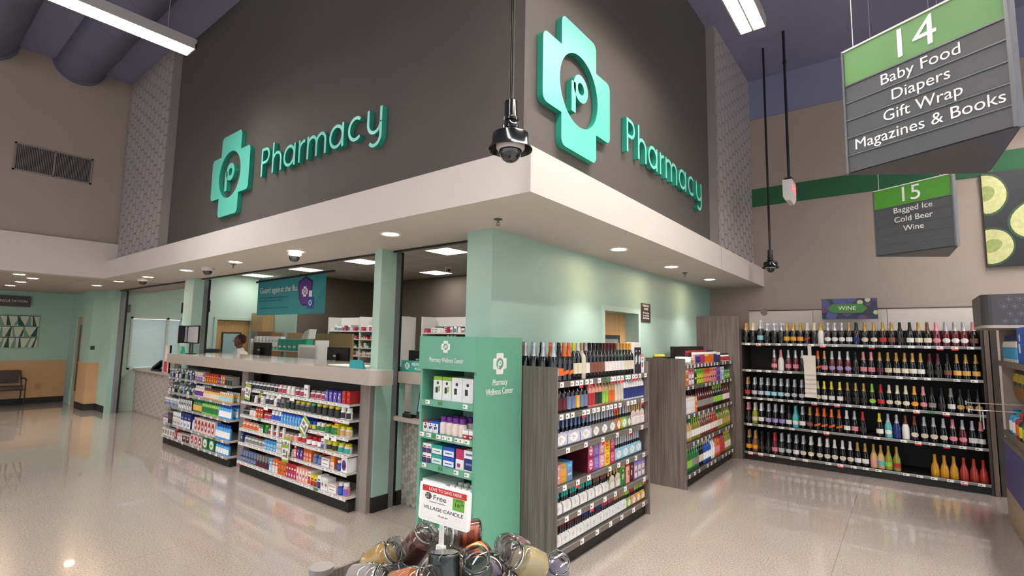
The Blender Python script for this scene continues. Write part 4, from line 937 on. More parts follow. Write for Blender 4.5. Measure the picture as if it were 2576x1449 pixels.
# ------------------------------------------------------------------ second wine rack
R2 = (-2.19, 6.32, 0); L2 = 2.16; S2 = [1.5, 1.231, 0.878, 0.527, 0.157]
shelf_unit('wine_rack', R2, PI/2, 'low wood sided rack of bottles and mixers beside the tall wood panel', L2, 0.5, S2, 1.578, (WOODG, mat('#2a2622', 0.6), mat('#37312c', 0.5), mat('#5a524b', 0.45)), ntag=[15, 12, 11, 13, 12], tagh=0.04, tagw=0.05, seed=19, lip=0.045, thick=0.03, red=0.03)
W2 = lambda s: f'aisle end, {s} shelf, second wine rack'
G2 = 'goods on the second wine rack'
items = [ct('WcH', 0.3, 0.3, 0.035, 1, 'flat white carton', 'split'), ct('WNH', 0.12, 0.2, 0.09, 1, 'white carton'), (jar('IWI', 0.018, 0.15, 0.2), 0.04, 2, 'slim red sample bottle', 'small bottle', 0.035), (jar('VWB', 0.018, 0.15, 0.2), 0.04, 5, 'slim violet mixer bottle', 'small bottle', 0.035), (jar('MWM', 0.018, 0.15, 0.2), 0.04, 5, 'slim magenta mixer bottle', 'small bottle', 0.035), (jar('yWo', 0.018, 0.15, 0.2), 0.04, 4, 'slim yellow mixer bottle', 'small bottle', 0.035), (jar('oWo', 0.018, 0.15, 0.2), 0.04, 6, 'slim orange mixer bottle', 'small bottle', 0.035), (jar('BWB', 0.018, 0.15, 0.2), 0.04, 4, 'slim blue mixer bottle', 'small bottle', 0.035), (jar('KWK', 0.02, 0.14, 0.25), 0.045, 4, 'dark stubby mixer bottle', 'small bottle', 0.035), (jar('WKr', 0.03, 0.12, 0.2), 0.065, 7, 'white jar with dark lid', 'jar', 0.05)]
fill(R2, PI/2, L2, S2[0], items, W2('top'), G2, rows=1)
for i in range(5):
    put(jar('KyK', 0.03, 0.06, 0.5), to_world(R2, PI/2, 0.05+i*0.07, 0.4, S2[0]+0.06), PI/2, f'small dark jar with a yellow lid, {ordn(i+1)} from aisle end, top of second wine rack', 'jar', G2)
tag(MB().box(-2.66, -2.51, 6.33, 6.75, 1.503, 1.558).obj('flat_box', mat('#d9d5cf', 0.5)), 'flat white box under the yellow lidded jars on second wine rack', 'carton')
for i in range(24):
    cd = 'RrR' if i < 6 else 'MrM' if i < 12 else 'orr' if i < 17 else 'VBB' if i < 20 else 'KKK'
    put(jar(cd, 0.018, 0.17, 0.15), to_world(R2, PI/2, 0.46+i*0.05, 0.13, S2[0]), PI/2, f'{NAMES[cd[0]]} slim bottle, {ordn(i+1)} along the back row on top of second wine rack', 'small bottle', G2)
tag(MB().box(-2.62, -2.58, 7.0, 8.35, 1.503, 1.72).obj('display_board', mat('#171414', 0.5)), 'long black board standing behind the mixers on second wine rack', 'display board')
items = [ct('NoW', 0.1, 0.2, 0.225, 2, 'patterned tan carton'), ct('pWr', 0.1, 0.2, 0.225, 2, 'pink patterned carton'), ct('EDW', 0.09, 0.2, 0.23, 1, 'dark green carton'), ct('GyE', 0.09, 0.22, 0.2, 3, 'lime green carton'), ct('oIr', 0.09, 0.22, 0.2, 3, 'orange carton'), ct('IpR', 0.09, 0.22, 0.2, 3, 'coral pink carton'), ct('VPv', 0.09, 0.22, 0.2, 2, 'violet carton'), ct('WbH', 0.09, 0.2, 0.19, 2, 'white carton'), ct('EGW', 0.09, 0.2, 0.15, 3, 'green carton')]
fill(R2, PI/2, L2, S2[1], items, W2('second'), G2)
items = [ct('WWU', 0.075, 0.2, 0.2, 5, 'plain white upright carton'), ct('Jow', 0.08, 0.2, 0.2, 1, 'orange striped carton'), bt('RmHr', 'wine', 0.082, 8, 0.93), bt('kGGr', 'wine', 0.08, 5, 0.93), bt('RnUr', 'wine', 0.08, 4, 0.93)]
fill(R2, PI/2, L2, S2[2], items, W2('third'), G2, rows=2, pitch=0.1)
items = [bt('NEcr', 'wine', 0.082, 4, 0.93), bt('YGwr', 'wine', 0.08, 4, 0.93), bt('ncwr', 'wine', 0.08, 5, 0.93), bt('zIwr', 'wine', 0.08, 4, 0.93), bt('YEcr', 'wine', 0.08, 3, 0.93), bt('YYgr', 'wine', 0.08, 5, 0.93)]
fill(R2, PI/2, L2, S2[3], items, W2('fourth'), G2, rows=2, pitch=0.1)
items = [bt('EGGr', 'wine', 0.09, 4), bt('EbHr', 'wine', 0.09, 3), bt('kGcr', 'wine', 0.09, 2), bt('FcWr', 'wine', 0.085, 4), bt('WLWr', 'wine', 0.085, 2), bt('orpr', 'wine', 0.085, 3), bt('zRrr', 'wine', 0.085, 3), bt('YJcr', 'wine', 0.085, 4)]
fill(R2, PI/2, L2, S2[4], items, W2('bottom'), G2, rows=2, pitch=0.1)

# ------------------------------------------------------------------ green wellness display
WD = (-3.13, 2.82, 0)
t = root('wellness_display', WD, 'tall green Pharmacy Wellness Center shelf display in front of the wine rack', 'display stand')
Lw = 0.61; Dw = 0.56; Hw = 1.79
mb = MB(); mb.box(0, 0.025, 0, Dw, 0, Hw); mb.obj('side_panel', GREENC, t)
mb = MB(); mb.box(Lw-0.025, Lw, 0, Dw, 0, Hw); mb.obj('side_panel', GREENC, t)
MB().box(0.025, Lw-0.025, Dw-0.02, Dw, 0, Hw).obj('back_panel', GREENCD, t)
MB().box(0.0, Lw, 0.0, Dw, Hw, Hw+0.015).obj('top_panel', GREENC, t)
hd = MB().box(0.0, Lw, -0.02, -0.0005, 1.565, Hw+0.015).box(-0.004, Lw+0.004, -0.026, -0.0005, 1.545, 1.567).obj('header_panel', GREENC, t)
MB().box(0.025, Lw-0.025, 0.02, Dw, 0, 0.12).obj('plinth', GREENC, t)
mb = MB()
for xx in (0.2, 0.235): mb.box(xx, xx+0.012, Dw-0.03, Dw-0.02, 0.15, 1.55)
for z in range(44): mb.box(0.214, 0.233, Dw-0.028, Dw-0.02, 0.2+z*0.03, 0.212+z*0.03)
mb.obj('shelf_rail', mat('#2f7d62', 0.4), t)
mb = MB(); mb.T = Matrix.Translation((0.3, -0.0225, 1.725)); cross_mesh(mb, 0.085, 0, 0.0015, hole=0.3); p_letter(mb, 0.1, 0, 0.0015); mb.obj('logo', WHITE, hd)
text('Pharmacy Wellness Center', 0.052, (0.305, -0.0215, 1.62), WHITE, hd, width=0.37)
sp_ = [c_ for c_ in t.children if c_.name.startswith('side_panel')][-1]
mb = MB(); mb.T = Matrix.Translation((Lw+0.0016, 0.27, 1.6)) @ Matrix.Rotation(PI/2, 4, 'Z'); cross_mesh(mb, 0.15, 0, 0.0015, hole=0.3); p_letter(mb, 0.17, 0, 0.0015); mb.obj('logo', WHITE, sp_)
text('Pharmacy\nWellness Center', 0.07, (Lw+0.001, 0.275, 1.42), WHITE, sp_, rz=PI/2, width=0.335)
SW = [1.30, 1.045, 0.81, 0.555, 0.31]; rnd = random.Random(5)
for i, z in enumerate(SW):
    s = MB().box(0.025, Lw-0.025, 0.0, Dw-0.03, z-0.015, z).box(0.025, Lw-0.025, -0.006, 0.0, z-0.045, z+0.004).obj('shelf', GREENC, t)
    tags_on(s, 0.03, Lw-0.03, [4, 9, 6, 6, 6][i], -0.0065, z+0.0, rnd, 0.03, 0.046 if i != 1 else 0.05, 0)
WW = lambda s: f'the wall side, {s} shelf of green display'
GW = 'goods on the green wellness display'
fill(WD, 0, Lw, SW[0], [gap(0.07), ct('GWK', 0.098, 0.16, 0.185, 1, 'monitor box with green top', 'top'), ct('GWK', 0.098, 0.16, 0.185, 1, 'monitor box with green top', 'top'), ct('WWK', 0.11, 0.16, 0.185, 2, 'tall white meter box', 'top'), ct('TSW', 0.04, 0.14, 0.18, 1, 'dull teal box edge', 'top')], WW('top'), GW, x0=0.03, y=0.05)
fill(WD, 0, Lw, SW[1], [ct('rWK', 0.06, 0.1, 0.085, 1, 'small box with red top', 'top'), ct('FWK', 0.06, 0.1, 0.085, 2, 'small box with blue top', 'top'), (jar('UPU', 0.034, 0.135, 0.3), 0.075, 4, 'almond bottle with purple cap', 'bottle', 0.07), ct('WrW', 0.06, 0.12, 0.06, 2, 'low white and red box', 'split')], WW('second'), GW, x0=0.03, y=0.02)
fill(WD, 0, Lw, SW[1], [gap(0.22), (jar('UPU', 0.034, 0.135, 0.3), 0.075, 3, 'almond bottle, purple cap, second row', 'bottle', 0.07), gap(0.12)], 'the wall side, back of second shelf', GW, x0=0.03, y=0.1, fit=False)
for lv in range(2):
    fill(WD, 0, Lw, SW[2]+lv*0.075, [ct('WBr', 0.045, 0.14, 0.07, 2, f'{"lower" if lv == 0 else "upper"} small white box', 'split'), ct('TWT', 0.115, 0.2, 0.072, 1, f'{"lower" if lv == 0 else "upper"} teal and white box', 'band'), ct('FWF', 0.12, 0.2, 0.072, 1, f'{"lower" if lv == 0 else "upper"} blue and white box', 'band'), gap(0.18)], WW('third'), GW, x0=0.03, y=0.02)
fill(WD, 0, Lw, SW[2], [gap(0.37), ct('MWM', 0.08, 0.2, 0.15, 1, 'red and white splashed box', 'split'), ct('WBS', 0.1, 0.2, 0.15, 1, 'white box with navy band', 'band')], 'the wall side along third shelf', GW, x0=0.03, y=0.02, fit=False)
tag(MB().box(-2.88, -2.6, 3.3, 3.305, 0.93, 1.02).obj('header_card', mat('#1d5f8f', 0.4)), 'blue card standing behind the boxes on the green display third shelf', 'card')
for lv in range(2):
    fill(WD, 0, Lw, SW[3]+lv*0.062, [ct('WME', 0.085, 0.2, 0.06, 3, f'{"lower" if lv == 0 else "upper"} white box with crimson band', 'split'), gap(0.28)], WW('fourth'), GW, x0=0.03, y=0.03)
fill(WD, 0, Lw, SW[3], [gap(0.29), (jar('WWU', 0.03, 0.125, 0.28), 0.062, 4, 'white pill bottle', 'bottle', 0.06)], 'the wall side, fourth shelf of green display', GW, x0=0.03, y=0.02, fit=False, rows=2)
fill(WD, 0, Lw, SW[4], [ct('WTE', 0.1, 0.1, 0.13, 2, 'teal and white ring box', 'oval'), (jar('WWU', 0.03, 0.125, 0.28), 0.065, 3, 'white pill bottle', 'bottle', 0.06), ct('WBV', 0.08, 0.14, 0.15, 1, 'white and navy box')], 'the wall side, bottom shelf of green display', GW, x0=0.03, y=0.03)

# ------------------------------------------------------------------ counter with its two bays
t = root('counter_slab', (-9.62, 3.12, 1.31), 'long pale stone countertop over the pharmacy shelves', 'countertop')
mb = MB(); Ls = 5.5
pl = [(0, 0.85), (0, 0.0), (Ls-0.12, 0.0)]+[(Ls-0.12+0.12*math.sin(a), 0.12-0.12*math.cos(a)) for a in [PI/2*i/6 for i in range(1, 7)]]+[(Ls, 0.225), (5.1, 0.225), (5.1, 0.85)]
mb.prism(pl, 0, 0.148, 'z', 1); mb.obj('edge', [SLABTOP, SLAB], t)
mb = MB(); mb.prism(pl, 0.148, 0.150, 'z', 0); mb.obj('top_surface', SLABTOP, t)
t = root('counter_frame', (-9.95, 3.29, 0), 'steel clad posts and body carrying the pharmacy countertop', 'counter')
PST = wood('#7c7168', '#9c9187', (70, 70, 1.0), 0.35)
for x0, x1 in ((0.0, 0.17), (2.66, 2.83), (5.37, 5.54)): MB().box(x0, x1, 0, 0.08, 0, 1.31).obj('post', PST, t)
MB().box(5.42, 5.54, 0.08, 0.09, 0, 1.31).obj('trim_strip', PST, t)
MB().box(0, 5.4, 0.36, 0.42, 0, 1.31).obj('back_body', mat('#3b342f', 0.6), t)
LR = (-6.98, 3.17, 0); LRl = 2.38; SRt = [1.085, 0.92, 0.745, 0.57, 0.39, 0.15]
LW = mat('#ddd8d3', 0.4)
shelf_unit('vitamin_shelves', (-7.0, 3.17, 0), 0, 'shelving bay of vitamins under the counter, beside the end post', 2.42, 0.4, SRt, 1.27, (mat('#2e2a27', 0.5), mat('#33302d', 0.6), mat('#c9c4bd', 0.4), LW), ends=False, ntag=16, tagh=0.026, tagw=0.075, red=0.08, lip=0.035, seed=31, big=0.07)
shelf_unit('oral_care_shelves', (-9.77, 3.17, 0), 0, 'shelving bay of toothbrushes and mouthwash under the counter, far half', 2.47, 0.4, [1.08, 0.845, 0.62, 0.34, 0.135], 1.27, (mat('#2e2a27', 0.5), mat('#2a2725', 0.6), mat('#b5b0aa', 0.4), mat('#a8a5a2', 0.35)), ends=False, ntag=[7, 6, 11, 9, 12], tagh=0.028, tagw=0.06, red=0.06, lip=0.03, seed=37)
WV = lambda s: f'end post, {s} shelf of vitamin bay'
GV = 'goods in the vitamin bay'
def jr(code, r, ht, n, d, cap=0.25): return (jar(code, r, ht, cap), r*2+0.012, n, d, 'bottle', r*2)
def fillr(z, items, where, group, **k): fill((-7.0, 3.17, 0), 0, 2.42, z, items, where, group, y=0.012, **k)
V = [
 [jr('WHK', 0.032, 0.1, 9, 'small dark label pill bottle'), jr('WUM', 0.032, 0.1, 2, 'pink label pill bottle'), jr('WWU', 0.032, 0.1, 2, 'white label pill bottle'), jr('WHM', 0.036, 0.1, 2, 'crimson label pill bottle'), ct('WWH', 0.085, 0.02, 0.14, 1, 'upright white shelf card', 'split'), jr('WHM', 0.036, 0.09, 3, 'crimson label squat bottle'), ct('BVW', 0.06, 0.12, 0.12, 4, 'navy and violet box', 'top'), ct('rro', 0.06, 0.12, 0.13, 2, 'red box')],
 [jr('KHD', 0.03, 0.09, 3, 'dark bottle'), jr('WWU', 0.03, 0.09, 1, 'white bottle'), jr('HyK', 0.034, 0.11, 1, 'grey bottle with lime text'), ct('WUH', 0.07, 0.1, 0.1, 1, 'white box'), jr('WWK', 0.036, 0.12, 2, 'white capped black label bottle'), jr('WWU', 0.034, 0.1, 1, 'white label bottle'), ct('HKS', 0.07, 0.1, 0.11, 2, 'grey and black box', 'split'), jr('KHD', 0.034, 0.1, 2, 'dark green label bottle'), jr('HyK', 0.038, 0.11, 3, 'black bottle with yellow band'), jr('KTK', 0.036, 0.11, 1, 'black bottle with teal cap'), jr('KyK', 0.04, 0.115, 4, 'wide black bottle, yellow cap'), jr('WWK', 0.034, 0.12, 2, 'white capped dark bottle')],
 [jr('HKD', 0.032, 0.08, 2, 'dark label bottle'), jr('WHU', 0.04, 0.09, 2, 'clear white bottle'), ct('roW', 0.055, 0.12, 0.12, 3, 'orange red box'), jr('UrM', 0.034, 0.08, 2, 'red capped bottle'), jr('WWF', 0.034, 0.12, 3, 'white capped blue label bottle'), ct('FLW', 0.055, 0.14, 0.12, 9, 'bright blue box', 'top'), jr('FFy', 0.03, 0.09, 2, 'blue bottle with yellow label'), jr('UWE', 0.034, 0.09, 2, 'green label bottle'), jr('EyE', 0.04, 0.09, 2, 'green bottle with yellow cap'), ct('yEo', 0.06, 0.14, 0.12, 1, 'yellow and green box'), jr('UyN', 0.038, 0.1, 2, 'tan label bottle with yellow cap')],
 [jr('UIo', 0.036, 0.085, 5, 'orange label bottle'), ct('EWI', 0.05, 0.1, 0.1, 2, 'green box', 'split'), jr('EGE', 0.036, 0.1, 1, 'green bottle'), jr('UHr', 0.034, 0.08, 1, 'red label bottle'), ct('WWU', 0.035, 0.02, 0.12, 1, 'thin white divider card'), jr('UHr', 0.034, 0.085, 1, 'red label bottle'), ct('WWU', 0.035, 0.02, 0.13, 1, 'thin white divider card'), jr('UHr', 0.04, 0.09, 1, 'wide red label bottle'), ct('WWU', 0.035, 0.02, 0.12, 1, 'thin white divider card'), jr('UHI', 0.034, 0.08, 3, 'pink label bottle'), jr('WWr', 0.034, 0.1, 2, 'white capped red label bottle'), jr('rrW', 0.042, 0.1, 3, 'red bottle'), ct('WSB', 0.06, 0.1, 0.11, 1, 'white and navy box', 'split'), jr('yyK', 0.042, 0.1, 2, 'yellow bottle with black label'), jr('UyT', 0.042, 0.1, 2, 'teal label bottle, yellow cap')],
 [ct('BBW', 0.07, 0.12, 0.13, 1, 'navy box', 'top'), jr('WHH', 0.034, 0.09, 6, 'grey label bottle'), ct('LbF', 0.06, 0.12, 0.11, 4, 'sky blue box'), ct('WcS', 0.05, 0.1, 0.14, 2, 'cream and blue box'), jr('BSH', 0.034, 0.1, 2, 'navy capped bottle', 0.5), jr('WWU', 0.034, 0.08, 1, 'white bottle'), ct('rIW', 0.05, 0.1, 0.15, 1, 'red slim box'), ct('KPW', 0.06, 0.1, 0.12, 2, 'black and purple box', 'top'), ct('oIr', 0.045, 0.1, 0.14, 3, 'orange slim box'), jr('FHS', 0.034, 0.1, 2, 'blue label bottle'), ct('UWH', 0.15, 0.14, 0.09, 1, 'wide white box'), ct('oUN', 0.07, 0.1, 0.14, 1, 'orange and cream box', 'split'), jr('BWF', 0.04, 0.1, 1, 'navy label jar'), ct('WPK', 0.1, 0.12, 0.14, 1, 'white box with a round black mark', 'oval')],
 [jr('KSS', 0.028, 0.14, 6, 'tall black and blue bottle', 0.5), jr('KHm', 0.028, 0.14, 5, 'tall dark maroon bottle', 0.5), ct('LbW', 0.07, 0.12, 0.15, 1, 'light blue box', 'split'), ct('oUW', 0.06, 0.12, 0.16, 2, 'orange and white box', 'split'), ct('oon', 0.055, 0.14, 0.15, 3, 'orange box'), ct('rMW', 0.05, 0.14, 0.16, 4, 'red box', 'split'), ct('IWr', 0.055, 0.14, 0.15, 4, 'salmon box with white oval', 'oval'), ct('Wro', 0.05, 0.14, 0.14, 1, 'white slim box'), ct('yrK', 0.06, 0.1, 0.11, 2, 'yellow and red box', 'split'), ct('WBF', 0.06, 0.1, 0.13, 1, 'white and navy box', 'split'), ct('WUn', 0.06, 0.1, 0.12, 2, 'white box with tan oval', 'oval'), ct('UWH', 0.15, 0.14, 0.08, 1, 'wide white box'), jr('BWF', 0.032, 0.12, 1, 'blue striped bottle'), jr('pWV', 0.036, 0.13, 1, 'pink and purple bottle')]]
for z, it_, nm in zip(SRt, V, ('top', 'second', 'third', 'fourth', 'fifth', 'bottom')):
    fillr(z, it_, WV(nm).replace('end post', 'middle post'), GV)
# big sale cards hanging on the shelf edges
for i, (x, z, a) in enumerate(((-6.78, 1.05, 0.1), (-5.38, 0.78, 0.55), (-5.72, 0.52, 0.0), (-5.74, 0.43, -0.05))):
    t = root('sale_card', (x, 3.145-0.004*i, z), ('green and white sale card tilted on the vitamin bay top shelf', 'green and white sale card twisted at the vitamin bay middle', 'green and white sale card, upper of two low in vitamin bay', 'green and white sale card, lower of two low in vitamin bay')[i], 'sale card', group='sale cards in the vitamin bay')
    t.rotation_euler = (0, a, 0)
    MB().box(-0.07, 0.07, -0.003, 0, -0.1, 0.1).obj('card', WHITE, t)
    MB().box(-0.07, 0.07, -0.004, -0.003, 0.06, 0.1).box(-0.07, 0.07, -0.004, -0.003, -0.1, -0.07).obj('green_band', mat('#8fa835', 0.5), t)
    MB().box(-0.05, 0.0, -0.004, -0.003, 0.0, 0.04).box(-0.05, 0.02, -0.004, -0.003, -0.04, -0.02).box(0.02, 0.055, -0.004, -0.003, -0.05, 0.03).obj('print', mat('#77736d', 0.6), t)
# oral care bay: hooks with brushes on its far half, shelves on the near half
GO = 'goods in the oral care bay'
OX = -9.77
WO = lambda s: f'middle of bay, {s} shelf, oral care bay'
def fillo(x0, L, z, items, where, **k): fill((OX+x0, 3.17, 0), 0, L, z, items, where, GO, y=0.012, **k)
fillo(1.15, 1.3, 1.08, [ct('UVJ', 0.075, 0.1, 0.13, 3, 'whitening kit box', 'split'), ct('vWK', 0.06, 0.08, 0.11, 1, 'lilac box'), ct('roy', 0.06, 0.1, 0.13, 6, 'red and yellow box', 'split'), ct('BSW', 0.05, 0.08, 0.1, 1, 'small navy box'), ct('oUK', 0.06, 0.1, 0.13, 2, 'orange toothpaste box', 'oval'), ct('HDK', 0.06, 0.1, 0.12, 3, 'dull green box')], WO('top'))
fillo(1.15, 1.3, 0.845, [(flask('UWP', 0.06, 0.16), 0.065, 5, 'white and purple rinse bottle', 'bottle', 0.06), (flask('JnU', 0.055, 0.14), 0.058, 9, 'amber mouthwash with brown cap', 'bottle', 0.055), (flask('JWb', 0.055, 0.13), 0.058, 7, 'small amber mouthwash bottle', 'bottle', 0.055)], WO('second'), rows=2)
fillo(1.15, 1.3, 0.62, [(flask('EEJ', 0.062, 0.19), 0.064, 5, 'green mouthwash with gold label', 'bottle', 0.06), (flask('GEE', 0.062, 0.19), 0.064, 9, 'green mouthwash bottle', 'bottle', 0.06), (flask('LFW', 0.062, 0.19), 0.064, 6, 'blue mouthwash bottle', 'bottle', 0.06)], WO('third'), rows=2)
fillo(1.15, 1.3, 0.34, [(flask('brU', 0.085, 0.2), 0.09, 1, 'rinse bottle with red oval', 'bottle', 0.08), ct('UrW', 0.1, 0.08, 0.2, 6, 'pale pack with red oval', 'oval', 'pack'), (flask('LFW', 0.062, 0.2), 0.064, 6, 'blue mouthwash bottle', 'bottle', 0.06)], WO('fourth'))
fillo(1.15, 1.3, 0.135, [ct('UrW', 0.11, 0.1, 0.15, 3, 'pale pack with red oval', 'oval', 'pack'), ct('EWG', 0.17, 0.1, 0.16, 2, 'green and white pack', 'oval', 'pack'), (flask('LFW', 0.062, 0.16), 0.064, 5, 'small blue mouthwash bottle', 'bottle', 0.06)], WO('bottom'))
WF = lambda s: f'far post, {s} shelf, oral care bay'
fillo(0.0, 1.15, 0.62, [ct('WSB', 0.045, 0.05, 0.12, 10, 'slim white and blue brush pack', 'split', 'pack'), ct('KWK', 0.05, 0.05, 0.17, 8, 'black brush pack', 'top', 'pack')], WF('third'))
fillo(0.0, 1.15, 0.34, [ct('vWr', 0.06, 0.06, 0.13, 3, 'lilac pack', 'split', 'pack'), ct('HKD', 0.09, 0.08, 0.2, 2, 'grey green pack', 'top', 'pack'), ct('WUS', 0.07, 0.06, 0.2, 4, 'white tube pack', 'split', 'pack'), ct('BWv', 0.12, 0.08, 0.22, 3, 'navy electric brush box', 'split', 'pack')], WF('fourth'))
fillo(0.0, 1.15, 0.135, [ct('WHJ', 0.09, 0.08, 0.11, 5, 'white flosser pack', 'oval', 'pack'), ct('rrW', 0.09, 0.08, 0.12, 1, 'solid red pack', 'top', 'pack'), ct('UWH', 0.09, 0.08, 0.1, 2, 'pale pack', 'split', 'pack'), ct('UKI', 0.12, 0.08, 0.11, 2, 'white and black pack', 'top', 'pack')], WF('bottom'))
hk = root('hook_rail', (OX+0.15, 3.3, 0), 'black hook rails carrying toothbrush packs at the far post', 'hook rail')
for z in (1.22, 0.97): MB().box(0, 1.0, 0.1, 0.12, z, z+0.025).obj('rail', BLACK, hk)
rnd = random.Random(8)
PC = ['WSK', 'BWW', 'BKS', 'WBS', 'EWH', 'HGW', 'KSW', 'UBW']
for rw, (z, n) in enumerate(((1.0, 12), (0.78, 13))):
    for i in range(n):
        x = 0.18+i*0.083; mb_ = PC[(i*3+rw) % 8]
        put(pouch(mb_, 0.07, 0.2 if rw == 0 else 0.16), (OX+x, 3.2+0.02*(i % 3), z), 0, f'hanging {NAMES[mb_[0]]} brush pack, {ordn(i+1)} from far post, {"upper" if rw == 0 else "lower"} hooks', 'brush pack', GO)
        h = MB().cyl((0, -0.03, 0), (0, 0.2, 0), 0.002, n=5).box(-0.014, 0.014, -0.035, -0.031, -0.012, 0.016).obj('hook', mat('#d8d4cf', 0.4), hk); h.location = (x-0.15, -0.1+0.02*(i % 3), z+(0.2 if rw == 0 else 0.16)+0.004)

# ------------------------------------------------------------------ things on and behind the counter
def picture_frame(loc, label):
    t = root('tabletop_sign_frame', loc, label, 'sign holder')
    fr_ = MB(); wd, h = 0.46, 0.29
    for a in ((-wd/2, -wd/2+0.015, 0, h), (wd/2-0.015, wd/2, 0, h), (-wd/2, wd/2, 0, 0.015), (-wd/2, wd/2, h-0.015, h)): fr_.box(a[0], a[1], -0.012, 0.012, 0.17+a[2], 0.17+a[3])
    fr_.obj('frame', BLACK, t); MB().box(-wd/2+0.015, wd/2-0.015, -0.004, 0.004, 0.185, 0.17+h-0.015).obj('sheet', mat('#b0acad', 0.4), t)
    f2 = MB().box(-0.36, -0.35, -0.1, 0.02, 0.17, 0.46).box(-0.36, -0.22, -0.01, 0.0, 0.17, 0.185).box(-0.36, -0.22, -0.01, 0.0, 0.445, 0.46).obj('side_frame', BLACK, t)
    MB().box(-0.345, -0.225, -0.004, 0.0, 0.185, 0.445).obj('side_sheet', mat('#9c9bab', 0.4), t)
    mb = MB()
    for x in (-0.1, 0.0): mb.cyl((x, 0, 0.01), (x, 0, 0.17), 0.012, n=10)
    mb.box(-0.14, -0.06, -0.05, 0.05, 0, 0.01); mb.box(-0.04, 0.04, -0.05, 0.05, 0, 0.01); mb.obj('stand', BLACK, t)
picture_frame((-9.2, 3.33, 1.461), 'two black framed sign holders standing on the countertop by the far post')
t = root('pamphlet_stand', (-9.53, 3.25, 1.461), 'teal leaflet holder on the countertop beside the sign holders', 'leaflet holder')
MB().prism([(0, 0), (0.08, 0), (0.06, 0.11), (0.045, 0.11)], -0.06, 0.06, 'x').obj('holder', mat('#3f9c86', 0.3), t)
MB().box(-0.05, 0.05, 0.02, 0.03, 0.02, 0.13).obj('leaflets', mat('#7fb5a5', 0.5), t)
t = root('teal_counter_card', (-4.56, 3.2, 1.461), 'small teal card standing at the end of the countertop', 'counter card')
MB().prism([(0, 0), (0.05, 0), (0.045, 0.012), (0.012, 0.085), (0.006, 0.085)], -0.11, 0.11, 'x').obj('card', mat('#2b8f92', 0.4), t)
text_bars(t, -0.08, 0.08, (0.045, 0.03), 0.02, 0.007, WHITE, 6, 3)
o = tag(MB().box(-5.3, -4.62, 3.35, 3.6, 1.461, 1.464).obj('white_counter_mat', WHITE), 'flat white mat lying on the countertop near the end', 'mat')
# low screen above the work side of the counter
t = root('worktop_screen', (-9.4, 3.95, 0), 'low work counter behind the tall pharmacy countertop', 'work counter')
MB().box(0, 5.0, 0, 0.6, 0, 0.9).obj('cabinet_body', WHITE, t); MB().box(0, 5.0, -0.02, 0.62, 0.9, 0.94).obj('worktop', GREYL, t)
def monitor(loc, rz, label, wd=0.5, h=0.31, foot=True, back=True):
    t = root('computer_monitor', loc, label, 'monitor', rz, group='black monitors behind the counter')
    MB().box(-wd/2, wd/2, -0.02, 0.015, 0.14, 0.14+h).obj('screen_housing', mat('#101012', 0.35), t)
    MB().box(-wd/2+0.012, wd/2-0.012, 0.015, 0.018, 0.152, 0.128+h).obj('screen', mat('#2a2d33', 0.15), t)
    MB().box(-0.035, 0.035, -0.07, -0.02, 0.22, 0.36).cyl((0, -0.06, 0.012), (0, -0.06, 0.3), 0.022, n=10).box(-0.11, 0.11, -0.16, 0.06, 0, 0.012).obj('stand', mat('#1a1a1c', 0.4), t)
    MB().box(-0.03, 0.03, -0.074, -0.07, 0.31, 0.335).obj('sticker', mat('#bfc0c2', 0.5), t)
monitor((-9.15, 4.45, 1.2), 0.12, 'black monitor seen from behind beside the worker')
monitor((-6.78, 4.45, 1.17), 0.06, 'black monitor seen from behind near the corner post')
monitor((-5.55, 5.0, 1.15), 0.0, 'black monitor behind the prepaid pickup sign')
t = root('monitor_riser', (-9.4, 4.2, 0.94), 'grey riser shelf carrying the monitors', 'riser')
MB().box(0, 3.0, 0, 0.34, 0.2, 0.228).box(0, 0.03, 0, 0.34, 0, 0.2).box(2.97, 3.0, 0, 0.34, 0, 0.2).obj('riser_top', GREYL, t)
t = root('monitor_table', (-5.9, 4.75, 0), 'white table carrying the third monitor', 'table'); MB().box(0, 0.8, 0, 0.5, 1.12, 1.15).obj('tabletop', WHITE, t)
for x, y in ((0.02, 0.02), (0.75, 0.02), (0.02, 0.45), (0.75, 0.45)): MB().box(x, x+0.03, y, y+0.03, 0, 1.12).obj('leg', GREYL, t)
t = root('white_phone_handset', (-9.35, 4.12, 0.94), 'upright white handset beside the worker', 'handset')
MB().prism([(-0.03, 0), (0.04, 0), (0.03, 0.12), (0.045, 0.3), (0.05, 0.5), (0.03, 0.6), (-0.03, 0.6), (-0.04, 0.5), (-0.02, 0.3)], -0.03, 0.02).obj('handset_body', WHITEG, t)
t = root('white_framed_board', (-8.6, 5.0, 0.94), 'white framed board standing behind the counter', 'board')
MB().box(-0.32, 0.32, 0, 0.02, 0, 0.68).obj('frame', WHITEG, t); MB().box(-0.27, 0.27, -0.003, 0, 0.04, 0.63).obj('panel', mat('#c9c6bf', 0.5), t)
t = root('rear_bench', (-12.2, 5.0, 0), 'work bench under the teal bins at the middle of the pharmacy', 'work bench')
MB().box(0, 4.6, 0, 0.9, 0, 0.9).obj('cabinet_body', WHITE, t); MB().box(-0.02, 4.62, -0.02, 0.92, 0.9, 0.94).obj('worktop', GREYL, t)
t = root('bin_rack', (-12.1, 5.6, 0.94), 'two tier white rack for teal bins', 'rack')
for z in (0.14, 0.50): MB().box(0.02, 2.72, 0, 0.3, z, z+0.02).obj('shelf', mat('#d6d3cd', 0.4), t)
for x in (-0.02, 2.72): MB().box(x, x+0.04, 0, 0.3, 0, 0.75).obj('upright', WHITE, t)
